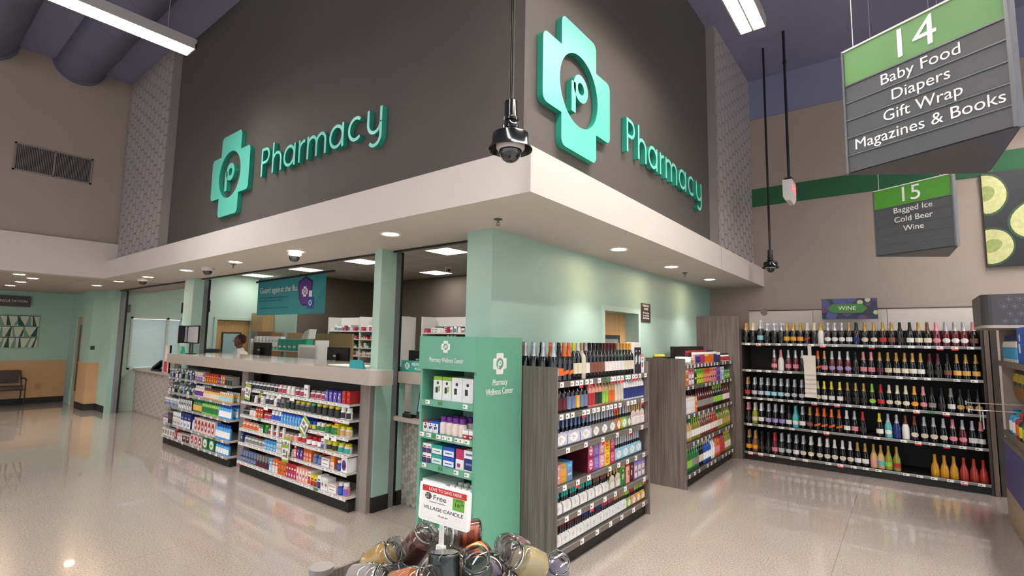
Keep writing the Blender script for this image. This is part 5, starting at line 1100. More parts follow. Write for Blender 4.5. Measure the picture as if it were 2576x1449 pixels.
for i in range(8):
    t = root('white_file_sleeve' if i < 6 else 'white_file_sleeve', (-12.0+i*0.155, 5.72, 1.461), f'upright white sleeve, {ordn(i+1)} from the door side on the bin rack', 'file sleeve', group='white sleeves in the bin rack')
    MB().box(-0.06, 0.06, -0.05, 0.05, 0, 0.29).obj('sleeve', WHITEG, t); MB().box(-0.02, 0.02, -0.053, -0.05, 0.17, 0.21).obj('mark', mat('#8b8d90', 0.5), t); MB().box(-0.05, 0.05, -0.056, -0.05, 0.0, 0.07).obj('teal_foot', mat('#3a9c86', 0.4), t)
for i in range(5):
    t = root('teal_bin', (-10.75+i*0.2, 5.72, 1.461), f'teal storage bin, {ordn(i+1)} from the white sleeves on the upper tier', 'storage bin', group='teal bins on the rack')
    MB().box(-0.095, 0.095, -0.12, 0.12, 0, 0.24).obj('bin', mat('#2aa184', 0.4), t); MB().box(-0.05, 0.05, -0.123, -0.12, 0.06, 0.1).obj('bin_label', WHITE, t)
for i in range(6):
    t = root('dark_green_bin', (-10.9+i*0.22, 5.72, 1.1), f'dark green bin, {ordn(i+1)} on the lower tier of the rack', 'storage bin', group='green bins on the lower tier')
    MB().box(-0.1, 0.1, -0.1, 0.12, 0.002, 0.17).obj('bin', mat('#155c48', 0.4), t)
t = root('paper_pile', (-9.85, 5.65, 1.72), 'loose fanned papers on top of the teal bins', 'papers'); mb = MB()
for i in range(8):
    a = -0.35+i*0.07; c_, s_ = math.cos(a+1.2), math.sin(a+1.2); mb.prism([(i*0.035, 0.0), (i*0.035+0.01, 0.0), (i*0.035+0.01+0.2*c_, 0.2*s_), (i*0.035+0.2*c_, 0.2*s_)], -0.08, 0.08)
mb.obj('sheets', mat('#e6e6e4', 0.5, scale=40, var=0.25), t)
o = tag(MB().box(-11.6, -9.0, 6.2, 6.25, 0, 1.84).obj('tan_partition', wood('#9c7c55', '#b39368', (40, 40, 1.5))), 'tan wooden partition behind the teal bins', 'partition')
o = tag(MB().box(-13.5, -12.75, 6.4, 6.7, 0, 1.84).obj('brown_cabinet', wood('#7a5334', '#93663f', (40, 40, 1.5))), 'brown wooden cabinet in the corner beyond the worker', 'cabinet')
o = tag(MB().box(-14.0, -13.34, 6.45, 6.74, 1.87, 2.36).obj('tan_wall_cabinet', wood('#b58f60', '#c7a375', (40, 40, 1.5))), 'tan wall cabinet hanging in the corner behind the banner', 'cabinet')
# drug shelves
def drug_shelves(x0, L, y, z1, lab, unit, seed, wide=True):
    t = root('drug_shelving', (x0, y, 0), lab, 'shelving unit', group='white drug shelving units')
    Wm = mat('#dedbd6', 0.35)
    for x in [i*L/(2 if wide else 1) for i in range(3 if wide else 2)]: MB().box(x-0.02, x+0.02, 0, 0.4, 0, z1).obj('upright', Wm, t)
    MB().box(0, L, 0.35, 0.37, z1-0.2, z1).obj('back_rail', Wm, t); MB().box(0, L, 0.37, 0.39, 0, z1-0.2).obj('back_panel', mat('#6b655b', 0.6), t)
    rnd = random.Random(seed); zs = [z1-0.34-i*0.195 for i in range(6)]
    pal = ['MMU', 'WWH', 'MMU', 'rWU', 'EWG', 'TWE', 'WUI', 'WrU', 'WHU', 'UIW']
    for k, z in enumerate(zs):
        MB().box(0, L, 0, 0.36, z-0.015, z).box(0, L, -0.004, 0, z-0.02, z+0.006).obj('shelf', Wm, t)
        x = 0.06; i = 0
        while x < L-0.1 and z > 1.2:
            hit = [ux for ux in [i_*L/(2 if wide else 1) for i_ in range(3)] if x-0.024 < ux < x+0.128]
            if hit: x = hit[0]+0.026
            if x > L-0.14: break
            i += 1; q = rnd.random()
            if q < 0.72 and not (seed == 3 and q > 0.25):
                w_ = rnd.choice([0.06, 0.08, 0.1]); cd = pal[(k*2+rnd.randrange(3)) % 10]; p = carton(cd, w_, 0.15, rnd.choice([0.07, 0.09, 0.11]), 'split'); nm = f'{NAMES[cd[0]]} and {NAMES[cd[1]]} drug carton'; ca = 'carton'
            else:
                w_ = 0.09; cd = rnd.choice(['WWH', 'WWS', 'WWU']); p = jar(cd, 0.035, rnd.choice([0.1, 0.12, 0.15]), 0.2); nm = 'white drug bottle'; ca = 'bottle'
            put(p, (x0+x+w_/2, y+0.1, z), 0, f'{nm}, {ordn(i)} on {("top", "second", "third", "fourth", "fifth", "sixth")[k]} shelf of {unit}', ca, 'stock on the drug shelves')
            x += w_+rnd.choice([0.006, 0.02, 0.06 if k > 1 else 0.01])
drug_shelves(-11.46, 2.6, 7.2, 2.25, 'white drug shelving seen left of the corner post'.replace('left of', 'beyond'), 'the wide drug unit', 1)
drug_shelves(-8.0, 2.6, 7.2, 2.22, 'white drug shelving seen above the green display', 'drug unit above green display', 3)
o = tag(MB().box(-8.78, -8.42, 7.0, 7.4, 0, 2.22).obj('white_end_cabinet', mat('#d7d3cb', 0.4)), 'tall white end cabinet between the two drug shelving units', 'cabinet')
drug_shelves(-8.6, 0.95, 7.9, 2.15, 'narrow drug shelving in the gap beyond the end cabinet', 'the gap drug unit', 5, False)

# prepaid pickup window
t = root('pickup_ledge', (-4.39, 3.73, 0), 'hexagon tiled pickup counter front beside the corner post', 'counter'); hexm = mat('#a7a196', 0.35, scale=40, var=0.08)
mb = MB(); mb.box(0, 1.35, 0.0, 0.1, 0, 0.88, 0)
R = 0.03; k = 0; u = 0.03
while u < 1.33:
    z = 0.03+(0.026 if k % 2 else 0)
    while z < 0.86:
        if u < 1.0: mb.prism([(u+(R-0.002)*math.cos(PI/3*a), z+(R-0.002)*math.sin(PI/3*a)) for a in range(6)], -0.003, 0.0, 'y', 1 if (k*7+int(z*100)) % 3 else 2)
        z += 0.052
    u += 0.045; k += 1
mb.obj('tile_front', [mat('#7d776e', 0.6), hexm, mat('#8f8b82', 0.3, scale=40)], t)
MB().box(-0.02, 1.35, -0.14, 0.1, 0.9, 0.945).obj('ledge', SLAB, t); MB().box(0, 1.35, 0.1, 0.16, 0.945, 1.3).obj('splash_panel', MINT, t)
MB().box(0.0, 1.35, -0.1, 0.35, 1.3, 1.42).obj('upper_slab', SLAB, t)
t = root('prepaid_pickup_sign', (-4.38, 3.66, 1.42), 'teal prepaid pickup sign on the stone slab beside the corner post', 'sign')
MB().box(0, 0.5, 0, 0.02, 0, 0.12).obj('plate', mat('#3b9a8b', 0.4), t)
text('PREPAID', 0.05, (0.26, -0.001, 0.08), WHITE, t, width=0.17); text('PICKUP', 0.036, (0.28, -0.001, 0.035), WHITE, t)
mb = MB(); mb.T = Matrix.Translation((0.1, -0.0015, 0.065)); cross_mesh(mb, 0.065, 0, 0.001); p_letter(mb, 0.07, 0, 0.001); mb.obj('logo', WHITE, t)
t = root('payment_pad', (-4.2, 3.66, 0.947), 'small black payment pad on the pickup ledge', 'payment pad'); MB().prism([(-0.05, 0), (0.05, 0), (0.05, 0.02), (-0.05, 0.04)], -0.07, 0.07, 'x').obj('pad_body', BLACK, t)
t = root('tablet_stand', (-3.98, 3.64, 0.952), 'black framed teal screen standing on the pickup ledge', 'tablet'); t.rotation_euler = (-0.16, 0, 0.1)
MB().box(-0.1, 0.2, 0, 0.02, 0, 0.33).obj('frame', BLACK, t); MB().box(-0.085, 0.185, -0.002, 0, 0.07, 0.315).obj('screen', emis('#4d8d90', 0.35), t)
text_bars(t, -0.07, 0.1, (0.24, 0.21, 0.18), -0.003, 0.01, WHITE, 5, 4)

# side counter on the far side
t = root('side_counter', (-14.14, 3.97, 0), 'low tile fronted counter beyond the far mint post', 'counter')
mb = MB(); mb.box(0, 2.9, 0.0, 0.6, 0, 0.92, 0); k = 0; u = 0.04
while u < 2.6:
    z = 0.04+(0.035 if k % 2 else 0)
    while z < 0.89:
        mb.prism([(u+0.037*math.cos(PI/3*a), z+0.037*math.sin(PI/3*a)) for a in range(6)], -0.003, 0.0, 'y', 1 if (k*5+int(z*100)) % 3 else 2); z += 0.07
    u += 0.06; k += 1
mb.obj('tile_front', [mat('#8b857b', 0.6), mat('#b3ada2', 0.35, scale=40), mat('#98938a', 0.3, scale=40)], t); MB().box(-0.04, 2.9, -0.05, 0.62, 0.92, 0.955).obj('worktop', SLAB, t)
t = root('mint_guard_post', (-14.9, 3.93, 0), 'short mint guard post beside the side counter', 'guard post'); MB().box(0, 0.3, 0, 0.12, 0, 0.96).obj('post_body', MINT, t); MB().box(-0.01, 0.31, -0.01, 0.13, 0.96, 0.98).obj('post_cap', MINT, t)
mb = MB()
for z in (0.08, 0.36, 0.64): mb.box(0.3, 0.36, 0.0, 0.1, z, z+0.13)
mb.obj('grey_blocks', mat('#5d554e', 0.6), t)
t = root('card_reader', (-12.95, 4.0, 0.955), 'black card reader with a raised arm on the side counter', 'card reader'); mb = MB(); mb.box(-0.3, 0.15, 0, 0.2, 0, 0.04); mb.prism([(-0.3, 0.03), (0.1, 0.16), (0.16, 0.2), (0.16, 0.24), (0.05, 0.2), (-0.3, 0.08)], 0.02, 0.16); mb.obj('reader_body', BLACK, t)
t = root('poster_rack', (-12.3, 3.98, 0.955), 'narrow white leaflet rack with a red poster on the side counter', 'leaflet rack'); MB().box(-0.15, 0.15, 0, 0.03, 0, 0.58).box(-0.15, -0.13, -0.02, 0.03, 0, 0.58).box(0.13, 0.15, -0.02, 0.03, 0, 0.58).obj('rack_body', mat('#cfcac6', 0.4), t)
MB().box(-0.11, 0.11, -0.004, 0, 0.02, 0.24).obj('red_poster', mat('#b5303c', 0.5), t); MB().box(-0.09, 0.09, -0.004, 0, 0.3, 0.54).obj('white_poster', mat('#e9e0dc', 0.5, scale=30, var=0.3), t)
t = root('label_printer', (-11.9, 4.25, 0.955), 'grey and black printer with a curved lid on the side counter', 'printer'); MB().box(-0.25, 0.55, 0, 0.4, 0, 0.42).obj('printer_body', mat('#77797f', 0.4), t)
MB().prism([(-0.25, 0.42), (0.1, 0.42), (0.2, 0.5), (0.05, 0.56), (-0.2, 0.5)], 0.02, 0.38).obj('lid', mat('#aab0b8', 0.3), t); MB().box(0.1, 0.55, 0.02, 0.38, 0.42, 0.52).obj('tray', mat('#1f2a33', 0.4), t)
t = root('room_notice', (-14.2, 3.68, 2.34), 'small brown notice on the mint wall above the switch', 'notice', PI/2); MB().box(-0.1, 0.1, -0.012, 0, -0.09, 0.09).obj('plate', mat('#7b6c62', 0.5), t)
t = root('light_switch', (-14.2, 3.66, 2.12), 'small white wall box under the brown notice', 'wall box', PI/2); MB().box(-0.05, 0.05, -0.03, 0, -0.06, 0.06).obj('box_body', WHITEG, t)
t = root('hanging_black_sign', (-11.65, 4.2, 2.22), 'black hanging sign partly hidden by the far mint post', 'hanging sign'); MB().box(-0.72, 0.72, 0, 0.02, 0, 0.23).obj('plate', mat('#22211f', 0.5), t)
for x in (-0.5, 0.5): MB().cyl((x, 0.01, 0.23), (x, 0.01, 1.13), 0.002, n=4).obj('hanging_wire', GREYL, t)
text_bars(t, -0.15, 0.15, (0.12,), -0.001, 0.05, mat('#6f6c68', 0.5), 4, 5)
t = root('wall_outlet', (-17.088, 2.8, 0.42), 'tan power outlet low on the waiting area wall', 'outlet', PI/2); MB().box(-0.05, 0.05, -0.008, 0, -0.075, 0.075).obj('plate', mat('#b08c66', 0.5), t)
t = root('room_plate', (-14.87, 3.3, 1.42), 'small dark room plate on the mint corner', 'plate', PI/2); MB().box(-0.04, 0.04, -0.006, 0, -0.045, 0.045).obj('plate_face', mat('#1f3a33', 0.4), t)

# waiting chair
t = root('waiting_chair', (-16.75, 2.15, 0), 'dark upholstered waiting chair with metal arms against the waiting wall', 'chair', PI/2)
CF = mat('#4a3f3a', 0.7); CM = mat('#1c1917', 0.35, 0.3)
MB().box(-0.29, 0.29, -0.26, 0.24, 0.41, 0.475).obj('seat', CF, t)
mb = MB(); mb.T = Matrix.Translation((0, 0.24, 0.5)) @ Matrix.Rotation(-0.14, 4, 'X'); mb.box(-0.28, 0.28, 0, 0.05, 0.04, 0.34); mb.obj('backrest', CF, t)
for sx in (-0.33, 0.33):
    MB().tube([(sx, -0.27, 0), (sx, -0.24, 0.62)], 0.012).obj('leg', CM, t); MB().tube([(sx, 0.27, 0), (sx, 0.22, 0.45), (sx*0.9, 0.3, 0.82)], 0.012).obj('leg', CM, t)
    MB().tube([(sx, -0.29, 0.63), (sx, -0.1, 0.655), (sx, 0.25, 0.64)], 0.016).obj('armrest', CM, t)
MB().tube([(-0.33, -0.25, 0.4), (0.33, -0.25, 0.4)], 0.01).tube([(-0.33, 0.24, 0.4), (0.33, 0.24, 0.4)], 0.01).obj('seat_frame', CM, t)

# ================================================================== the worker
def capsule(mb, a, b, ra, rb, n=16):
    a = Vector(a); b = Vector(b); d = b-a; L = d.length; prof = []
    for i in range(7): t_ = PI/2*i/6; prof.append((max(1e-5, ra*math.sin(t_)), -ra*math.cos(t_)))
    for i in range(7): t_ = PI/2*i/6; prof.append((max(1e-5, rb*math.cos(t_)), L+rb*math.sin(t_)))
    mb.lathe(prof, n, 0, a, d.normalized())
def remeshed(mb, name, M, parent, vox, smooth=4):
    o = mb.obj(name, M, parent); r = o.modifiers.new('remesh', 'REMESH'); r.mode = 'VOXEL'; r.voxel_size = vox; r.use_smooth_shade = True
    if smooth: s = o.modifiers.new('smooth', 'SMOOTH'); s.iterations = smooth; s.factor = 0.5
    return o
SKIN = mat('#6b4230', 0.5, scale=20, var=0.05)
pt = root('person', (-10.4, 4.62, 0), 'person in a white shirt and glasses standing behind the pharmacy counter', 'person', math.radians(230))
pt.scale = (1.0, 1.0, 1.0)
# the figure faces +x; z up; head top at 1.79
bd = MB()
capsule(bd, (0, 0, 1.36), (0.02, 0, 1.56), 0.062, 0.058)
for sy in (-1, 1):
    capsule(bd, (0.0, sy*0.2, 1.38), (0.03, sy*0.25, 1.1), 0.052, 0.042); capsule(bd, (0.03, sy*0.25, 1.1), (0.27, sy*0.17, 1.08), 0.042, 0.03)
    capsule(bd, (0.0, sy*0.1, 0.9), (0.02, sy*0.1, 0.5), 0.085, 0.06); capsule(bd, (0.02, sy*0.1, 0.5), (-0.02, sy*0.1, 0.08), 0.056, 0.036); capsule(bd, (-0.03, sy*0.1, 0.045), (0.15, sy*0.12, 0.035), 0.042, 0.032)
    # hand with a palm, thumb and four fingers
    capsule(bd, (0.28, sy*0.165, 1.08), (0.34, sy*0.15, 1.075), 0.026, 0.03)
    for k, (L_, off) in enumerate(((0.07, -0.03), (0.078, -0.01), (0.074, 0.01), (0.058, 0.028))):
        y0 = sy*0.15+off; capsule(bd, (0.36, y0, 1.072), (0.36+L_*0.55, y0+off*0.15, 1.068), 0.0095, 0.009, 10); capsule(bd, (0.36+L_*0.55, y0+off*0.15, 1.068), (0.36+L_, y0+off*0.2, 1.05), 0.009, 0.008, 10)
    capsule(bd, (0.31, sy*0.135, 1.075), (0.35, sy*0.095, 1.07), 0.012, 0.01, 10); capsule(bd, (0.35, sy*0.095, 1.07), (0.375, sy*0.085, 1.06), 0.01, 0.009, 10)
bd.sph((0, 0, 1.2), 0.12, 0.17, 0.24); bd.sph((0, 0, 0.97), 0.12, 0.16, 0.15)
bd.sph((0.02, 0, 1.675), 0.098, 0.078, 0.112); bd.sph((0.055, 0, 1.61), 0.062, 0.06, 0.068); bd.sph((0.085, 0, 1.575), 0.028, 0.03, 0.024)
bd.sph((0.118, 0, 1.652), 0.02, 0.016, 0.018); capsule(bd, (0.1, 0, 1.69), (0.12, 0, 1.655), 0.01, 0.014); bd.sph((0.105, 0, 1.612), 0.016, 0.026, 0.008); bd.sph((0.102, 0, 1.6), 0.015, 0.022, 0.008)
for sy in (-1, 1): bd.sph((0.0, sy*0.082, 1.655), 0.02, 0.012, 0.034); bd.sph((0.088, sy*0.032, 1.7), 0.016, 0.026, 0.008)
remeshed(bd, 'body', SKIN, pt, 0.0065, 3)
hr = MB(); hr.sph((-0.01, 0, 1.718), 0.09, 0.08, 0.078); hr.sph((-0.038, 0, 1.675), 0.062, 0.078, 0.072)
hb = remeshed(hr, 'hair', mat('#3a2a25', 0.9, scale=80, var=0.3), pt, 0.008, 2)
ey = MB()
for sy in (-1, 1): ey.sph((0.096, sy*0.032, 1.675), 0.012, 0.013, 0.011, m=0); ey.sph((0.105, sy*0.032, 1.675), 0.005, 0.006, 0.006, m=1)
ey.obj('eyes', [mat('#e8e2da', 0.2), mat('#1c120e', 0.1)], pt, True)
gs = MB()
for sy in (-1, 1): gs.tube([(0.13, sy*0.035+0.024*math.cos(a), 1.672+0.019*math.sin(a)) for a in [2*PI*i/14 for i in range(15)]], 0.0018, 5); gs.tube([(0.13, sy*0.058, 1.678), (0.0, sy*0.085, 1.68)], 0.0018, 5)
gs.tube([(0.13, -0.012, 1.674), (0.13, 0.012, 1.674)], 0.0018, 5); gs.obj('glasses', mat('#8f9296', 0.3, 0.7), pt)
sh = MB()
capsule(sh, (0, -0.16, 1.37), (0, 0.16, 1.37), 0.1, 0.1); sh.sph((0.02, 0, 1.24), 0.18, 0.235, 0.25); sh.sph((0.04, 0, 1.04), 0.19, 0.22, 0.17); capsule(sh, (-0.01, 0, 1.42), (0.0, 0, 1.47), 0.085, 0.072)
for sy in (-1, 1): capsule(sh, (0.0, sy*0.22, 1.37), (0.03, sy*0.27, 1.11), 0.088, 0.068); capsule(sh, (0.03, sy*0.255, 1.11), (0.22, sy*0.185, 1.085), 0.06, 0.042)
remeshed(sh, 'shirt', mat('#e8e2da', 0.75, scale=12), pt, 0.009, 4)
cl = MB()
for sy in (-1, 1): cl.prism([(0.02, 1.5), (0.075, 1.46), (0.085, 1.40), (0.05, 1.45)], min(sy*0.012, sy*0.06), max(sy*0.012, sy*0.06)); 
cl.obj('collar', mat('#efeae3', 0.7), pt)
tr = MB(); capsule(tr, (0, -0.07, 0.94), (0, 0.07, 0.94), 0.12, 0.12)
for sy in (-1, 1): capsule(tr, (0.0, sy*0.1, 0.9), (0.02, sy*0.1, 0.5), 0.1, 0.078); capsule(tr, (0.02, sy*0.1, 0.5), (-0.01, sy*0.1, 0.12), 0.076, 0.062)
remeshed(tr, 'trousers', mat('#2a2a30', 0.8), pt, 0.012, 4)
sho = MB()
for sy in (-1, 1): capsule(sho, (-0.04, sy*0.1, 0.05), (0.15, sy*0.12, 0.042), 0.05, 0.042)
sho.obj('shoes', mat('#161312', 0.4), pt, True)
t = root('blue_glove_pair', (-10.72, 4.12, 1.2), 'crumpled pale blue glove beside the worker', 'glove')
remeshed((lambda m_: (m_.sph((0, 0, 0.18), 0.1, 0.05, 0.03), capsule(m_, (0.05, 0, 0.17), (0.16, 0, 0.15), 0.02, 0.012), m_)[-1])(MB()), 'glove_body', mat('#a9c9d8', 0.5), t, 0.01, 2)
MB().box(-0.12, 0.12, -0.06, 0.06, -0.26, 0.15).obj('glove_box', WHITE, t)

STUFF.finish()
# ================================================================== candle bin in front
t = root('candle_bin', (-1.45, 1.35, 0), 'grey wood sided bin heaped with jar candles in front', 'bin')
MB().box(-0.33, 0.33, 0.375, 0.39, 0, 0.9).obj('side_board', WOODG, t); MB().box(-0.33, 0.33, -0.44, -0.425, 0, 0.9).obj('side_board', WOODG, t)
MB().box(0.33, 0.345, -0.44, 0.39, 0, 0.9).obj('side_board', WOODG, t); MB().box(-0.345, -0.33, -0.44, 0.39, 0, 0.9).obj('side_board', WOODG, t)
MB().box(-0.33, 0.33, -0.425, 0.375, 0.84, 0.855).obj('inner_floor', mat('#26221f', 0.6), t)
MB().cyl((-0.345, -0.2, 0.6), (-0.345, -0.2, 0.905), 0.018, n=12).cyl((-0.345, -0.2, 0.905), (-0.345, -0.2, 0.925), 0.045, n=24).obj('corner_post_cap', mat('#8f8b86', 0.4, 0.3), t, True)
GLASS = bpy.data.materials.new('clear_jar_glass'); GLASS.use_nodes = True; nt = GLASS.node_tree; b = nt.nodes['Principled BSDF']
b.inputs['Roughness'].default_value = 0.03; b.inputs['Transmission Weight'].default_value = 1.0; b.inputs['IOR'].default_value = 1.45
tc = nt.nodes.new('ShaderNodeTexCoord'); nz = nt.nodes.new('ShaderNodeTexNoise'); nz.inputs['Scale'].default_value = 40; bp = nt.nodes.new('ShaderNodeBump'); bp.inputs['Strength'].default_value = 0.12; bp.inputs['Distance'].default_value = 0.003
nt.links.new(tc.outputs['Object'], nz.inputs['Vector']); nt.links.new(nz.outputs['Fac'], bp.inputs['Height']); nt.links.new(bp.outputs['Normal'], b.inputs['Normal'])
def candle(loc, axis, wax, label, lab=None, roll=0.0, full=True):
    o = bpy.data.objects.new('jar_candle', None); COL.objects.link(o); o.location = loc
    ax = Vector(axis).normalized(); q = Vector((0, 0, 1)).rotation_difference(ax) @ Matrix.Rotation(roll, 4, 'Z').to_quaternion()
    o.rotation_mode = 'QUATERNION'; o.rotation_quaternion = q
    tag(o, label, 'candle', 'jar candles heaped in the bin')
    z0 = -0.075
    MB().lathe([(0, z0), (0.044, z0), (0.05, z0+0.008), (0.051, z0+0.082), (0.046, z0+0.096), (0.039, z0+0.102), (0.039, z0+0.112), (0.036, z0+0.112), (0.036, z0+0.1), (0.043, z0+0.094), (0.0475, z0+0.08), (0.0465, z0+0.01), (0.042, z0+0.005), (0, z0+0.005)], 36).obj('jar_glass', GLASS, o, True)
    MB().lathe([(0, z0+0.0055), (0.041, z0+0.0055), (0.046, z0+0.011), (0.0468, z0+0.079), (0.044, z0+0.084), (0, z0+0.084)], 30).obj('wax', mat(wax, 0.45, scale=30, var=0.08), o, True)
    if full:
        MB().lathe([(0.0, z0+0.108), (0.035, z0+0.108), (0.036, z0+0.114), (0.044, z0+0.115), (0.0455, z0+0.12), (0.045, z0+0.126), (0.04, z0+0.13), (0.041, z0+0.142), (0.036, z0+0.152), (0.02, z0+0.157), (0, z0+0.158), (0, z0+0.155), (0.019, z0+0.154), (0.034, z0+0.149), (0.0375, z0+0.142), (0.0365, z0+0.129), (0.041, z0+0.125), (0.041, z0+0.1195), (0.0, z0+0.1185)], 32).obj('glass_lid', GLASS, o, True)
        MB().lathe([(0.0372, z0+0.1085), (0.0376, z0+0.1125), (0.0395, z0+0.1125), (0.0393, z0+0.1085)], 24, caps=False).obj('seal_ring', mat('#e8e6e1', 0.4), o, True)
    if lab:
        mb = MB(); curved_label(mb, 0.0517, z0+0.018, z0+0.074, 0.9, 'r'); curved_label(mb, 0.0519, z0+0.03, z0+0.06, 0.6, 'r', 1); mb.obj('jar_label', [mat(lab[0], 0.5, scale=50, var=0.25), mat(lab[1], 0.5, scale=90, var=0.6)], o, True)
    return o
for nm, loc, ax, wax, lb, rl in (
 ('yellow wax jar candle lying nearest the round post cap', (-1.465, 1.184, 1.036), (0.78, 0.27, 0.57), '#e0b768', ('#d8a94e', '#5a3a22'), 2.6),
 ('pale wax jar candle with a dark printed label, lying low in front', (-1.375, 1.06, 1.03), (0.93, 0.28, 0.25), '#cfc7c2', ('#dad8d6', '#2a3844'), 1.2),
 ('brown wax jar candle pointing up behind the cream one', (-1.50, 1.37, 1.02), (0.55, 0.25, 0.8), '#6b3524', None, 0),
 ('cream wax jar candle with its glass lid facing out', (-1.289, 1.252, 1.018), (0.6, -0.77, 0.2), '#e6d9ac', None, 0),
 ('orange pumpkin label jar candle lying lowest in front', (-1.189, 1.069, 1.067), (0.86, 0.37, 0.35), '#d98452', ('#e8874e', '#7a2a12'), 1.6),
 ('brown wax jar candle with its lid beside the price sign stem', (-1.395, 1.493, 1.045), (-0.64, -0.77, 0.01), '#8a4522', ('#93482a', '#6e2e18'), 0.8),
 ('orange wax jar candle under the brown one behind the stem', (-1.281, 1.42, 0.993), (-0.2, -0.97, -0.13), '#b55a35', ('#d9743a', '#f0b070'), 2.8),
 ('dark jar candle standing upside down with a white rim', (-1.175, 1.182, 1.05), (0.14, -0.15, -0.98), '#1c2f2c', None, 0),
 ('dark green wax jar candle standing up beside the upside down one', (-1.1, 1.257, 1.064), (0.23, -0.4, 0.89), '#0c4230', None, 0),
 ('lilac wax jar candle lying base outward', (-1.164, 1.38, 1.0), (-0.32, 0.92, 0.2), '#b9a9c6', None, 0),
 ('large cream wax jar candle leaning at the end by the wine rack', (-1.025, 1.40, 1.075), (-0.35, -0.79, 0.5), '#e6d09a', None, 0),
 ('pink wax jar candle tucked behind the large cream one', (-1.193, 1.559, 1.02), (0.09, -0.87, 0.49), '#c08c96', None, 0),
 ('lilac jar candle standing lowest beside the wine rack end', (-1.05, 1.63, 0.95), (0.39, -0.28, 0.86), '#b5b0cb', None, 0),
 ('red wax jar candle mostly buried under the others', (-1.207, 1.51, 0.92), (0.85, 0.52, 0.1), '#8d1f2a', None, 0),
 ('tan jar candle buried at the back of the heap', (-1.6, 1.3, 0.92), (0.2, 0.9, 0.2), '#b58a60', None, 0),
 ('grey jar candle buried in the middle of the heap', (-1.452, 1.202, 0.924), (0.9, -0.3, 0.1), '#8f8f95', None, 0)):
    candle(loc, ax, wax, nm, lb, rl)
t = root('price_sign', (-1.345, 1.335, 0.86), 'white framed candle price sign reading LOVE TO SAVE HERE on a plastic stem', 'price sign', math.radians(2))
MB().prism([(-0.012, 0.0), (0.012, 0.0), (0.01, 0.27), (-0.006, 0.28)], -0.004, 0.004).prism([(-0.02, 0.15), (0.02, 0.15), (0.018, 0.2), (-0.016, 0.2)], -0.008, 0.008).obj('stem', WHITEG, t)
f = bpy.data.objects.new('sign_frame', None)
def rrect(w_, h_, r): 
    p = []
    for cx, cz, a0 in ((w_/2-r, h_/2-r, 0), (-w_/2+r, h_/2-r, 90), (-w_/2+r, -h_/2+r, 180), (w_/2-r, -h_/2+r, 270)): p += arc(cx, cz, r, a0, a0+90, 5)
    return p
fr_ = MB(); fr_.prism(rrect(0.176, 0.142, 0.01), -0.004, 0.004); fr_ = fr_.obj('sign_frame', WHITEG, t); fr_.location = (0.022, -0.012, 0.345); fr_.rotation_euler = (-0.05, 0, 0); fr_.scale = (1.386, 1, 0.93)
MB().prism(rrect(0.156, 0.122, 0.006), -0.0048, -0.004).obj('paper', mat('#ece8e2', 0.5), fr_)
MB().box(-0.077, 0.077, -0.0053, -0.0048, 0.038, 0.06).obj('red_header', mat('#bf2a20', 0.45), fr_)
text('LOVE TO SAVE HERE.', 0.016, (0.005, -0.0056, 0.049), WHITE, fr_, width=0.115, depth=0.0002)
MB().lathe([(0.0125, 0), (0.0125, 0.0005), (0, 0.0005)], 20, 0, (-0.055, -0.0048, 0.022), (0, -1, 0)).obj('black_dot', BLACK, fr_)
text('BUY 1\nGET 1', 0.0095, (-0.055, -0.0056, 0.022), WHITE, fr_, depth=0.0002)
text('Free', 0.026, (-0.014, -0.0053, 0.02), mat('#2c2a2a', 0.5), fr_, depth=0.0002)
text('of Equal or Lesser Price', 0.006, (-0.022, -0.0053, 0.003), mat('#2c2a2a', 0.5), fr_, depth=0.0002)
MB().box(0.032, 0.071, -0.0053, -0.0048, -0.006, 0.037).obj('green_box', mat('#6aa436', 0.5), fr_)
text('SAVE', 0.011, (0.053, -0.0056, 0.03), mat('#16261a', 0.5), fr_, depth=0.0002); text('16', 0.02, (0.047, -0.0056, 0.014), mat('#16261a', 0.5), fr_, depth=0.0002); text('99', 0.011, (0.0635, -0.0056, 0.018), mat('#16261a', 0.5), fr_, depth=0.0002)
text('VILLAGE CANDLE', 0.018, (0.0, -0.0053, -0.021), mat('#2c2a2a', 0.5), fr_, width=0.138, depth=0.0002)
text('14-oz jar', 0.010, (0.0, -0.0053, -0.042), mat('#55504c', 0.5), fr_, depth=0.0002)

# ================================================================== snack rack at the aisle side
RK = (0.80, 7.75, 0)
t = root('snack_rack', RK, 'tall aisle rack with a dark curved patterned header beside the wine wall', 'shelving unit', -PI/2)
MB().box(0, 0.03, 0.02, 0.6, 0, 2.05).obj('end_panel', mat('#8d8378', 0.5), t); MB().box(3.4, 3.43, 0.02, 0.6, 0, 2.05).obj('end_panel', mat('#8d8378', 0.5), t)
MB().box(0.03, 3.4, 0.45, 0.47, 0.1, 2.03).obj('back_panel', mat('#8f867c', 0.6), t)
rnd = random.Random(77)
for z in (1.64, 0.9, 0.30):
    s_ = MB().box(0.03, 3.4, 0.0, 0.45, z-0.03, z).box(0.03, 3.4, -0.01, 0.0, z-0.05, z+0.005).obj('shelf', mat('#6d625a', 0.5), t)
MB().box(0.0, 3.43, 0.03, 0.6, 0, 0.1).obj('plinth', mat('#5d5148', 0.6), t)
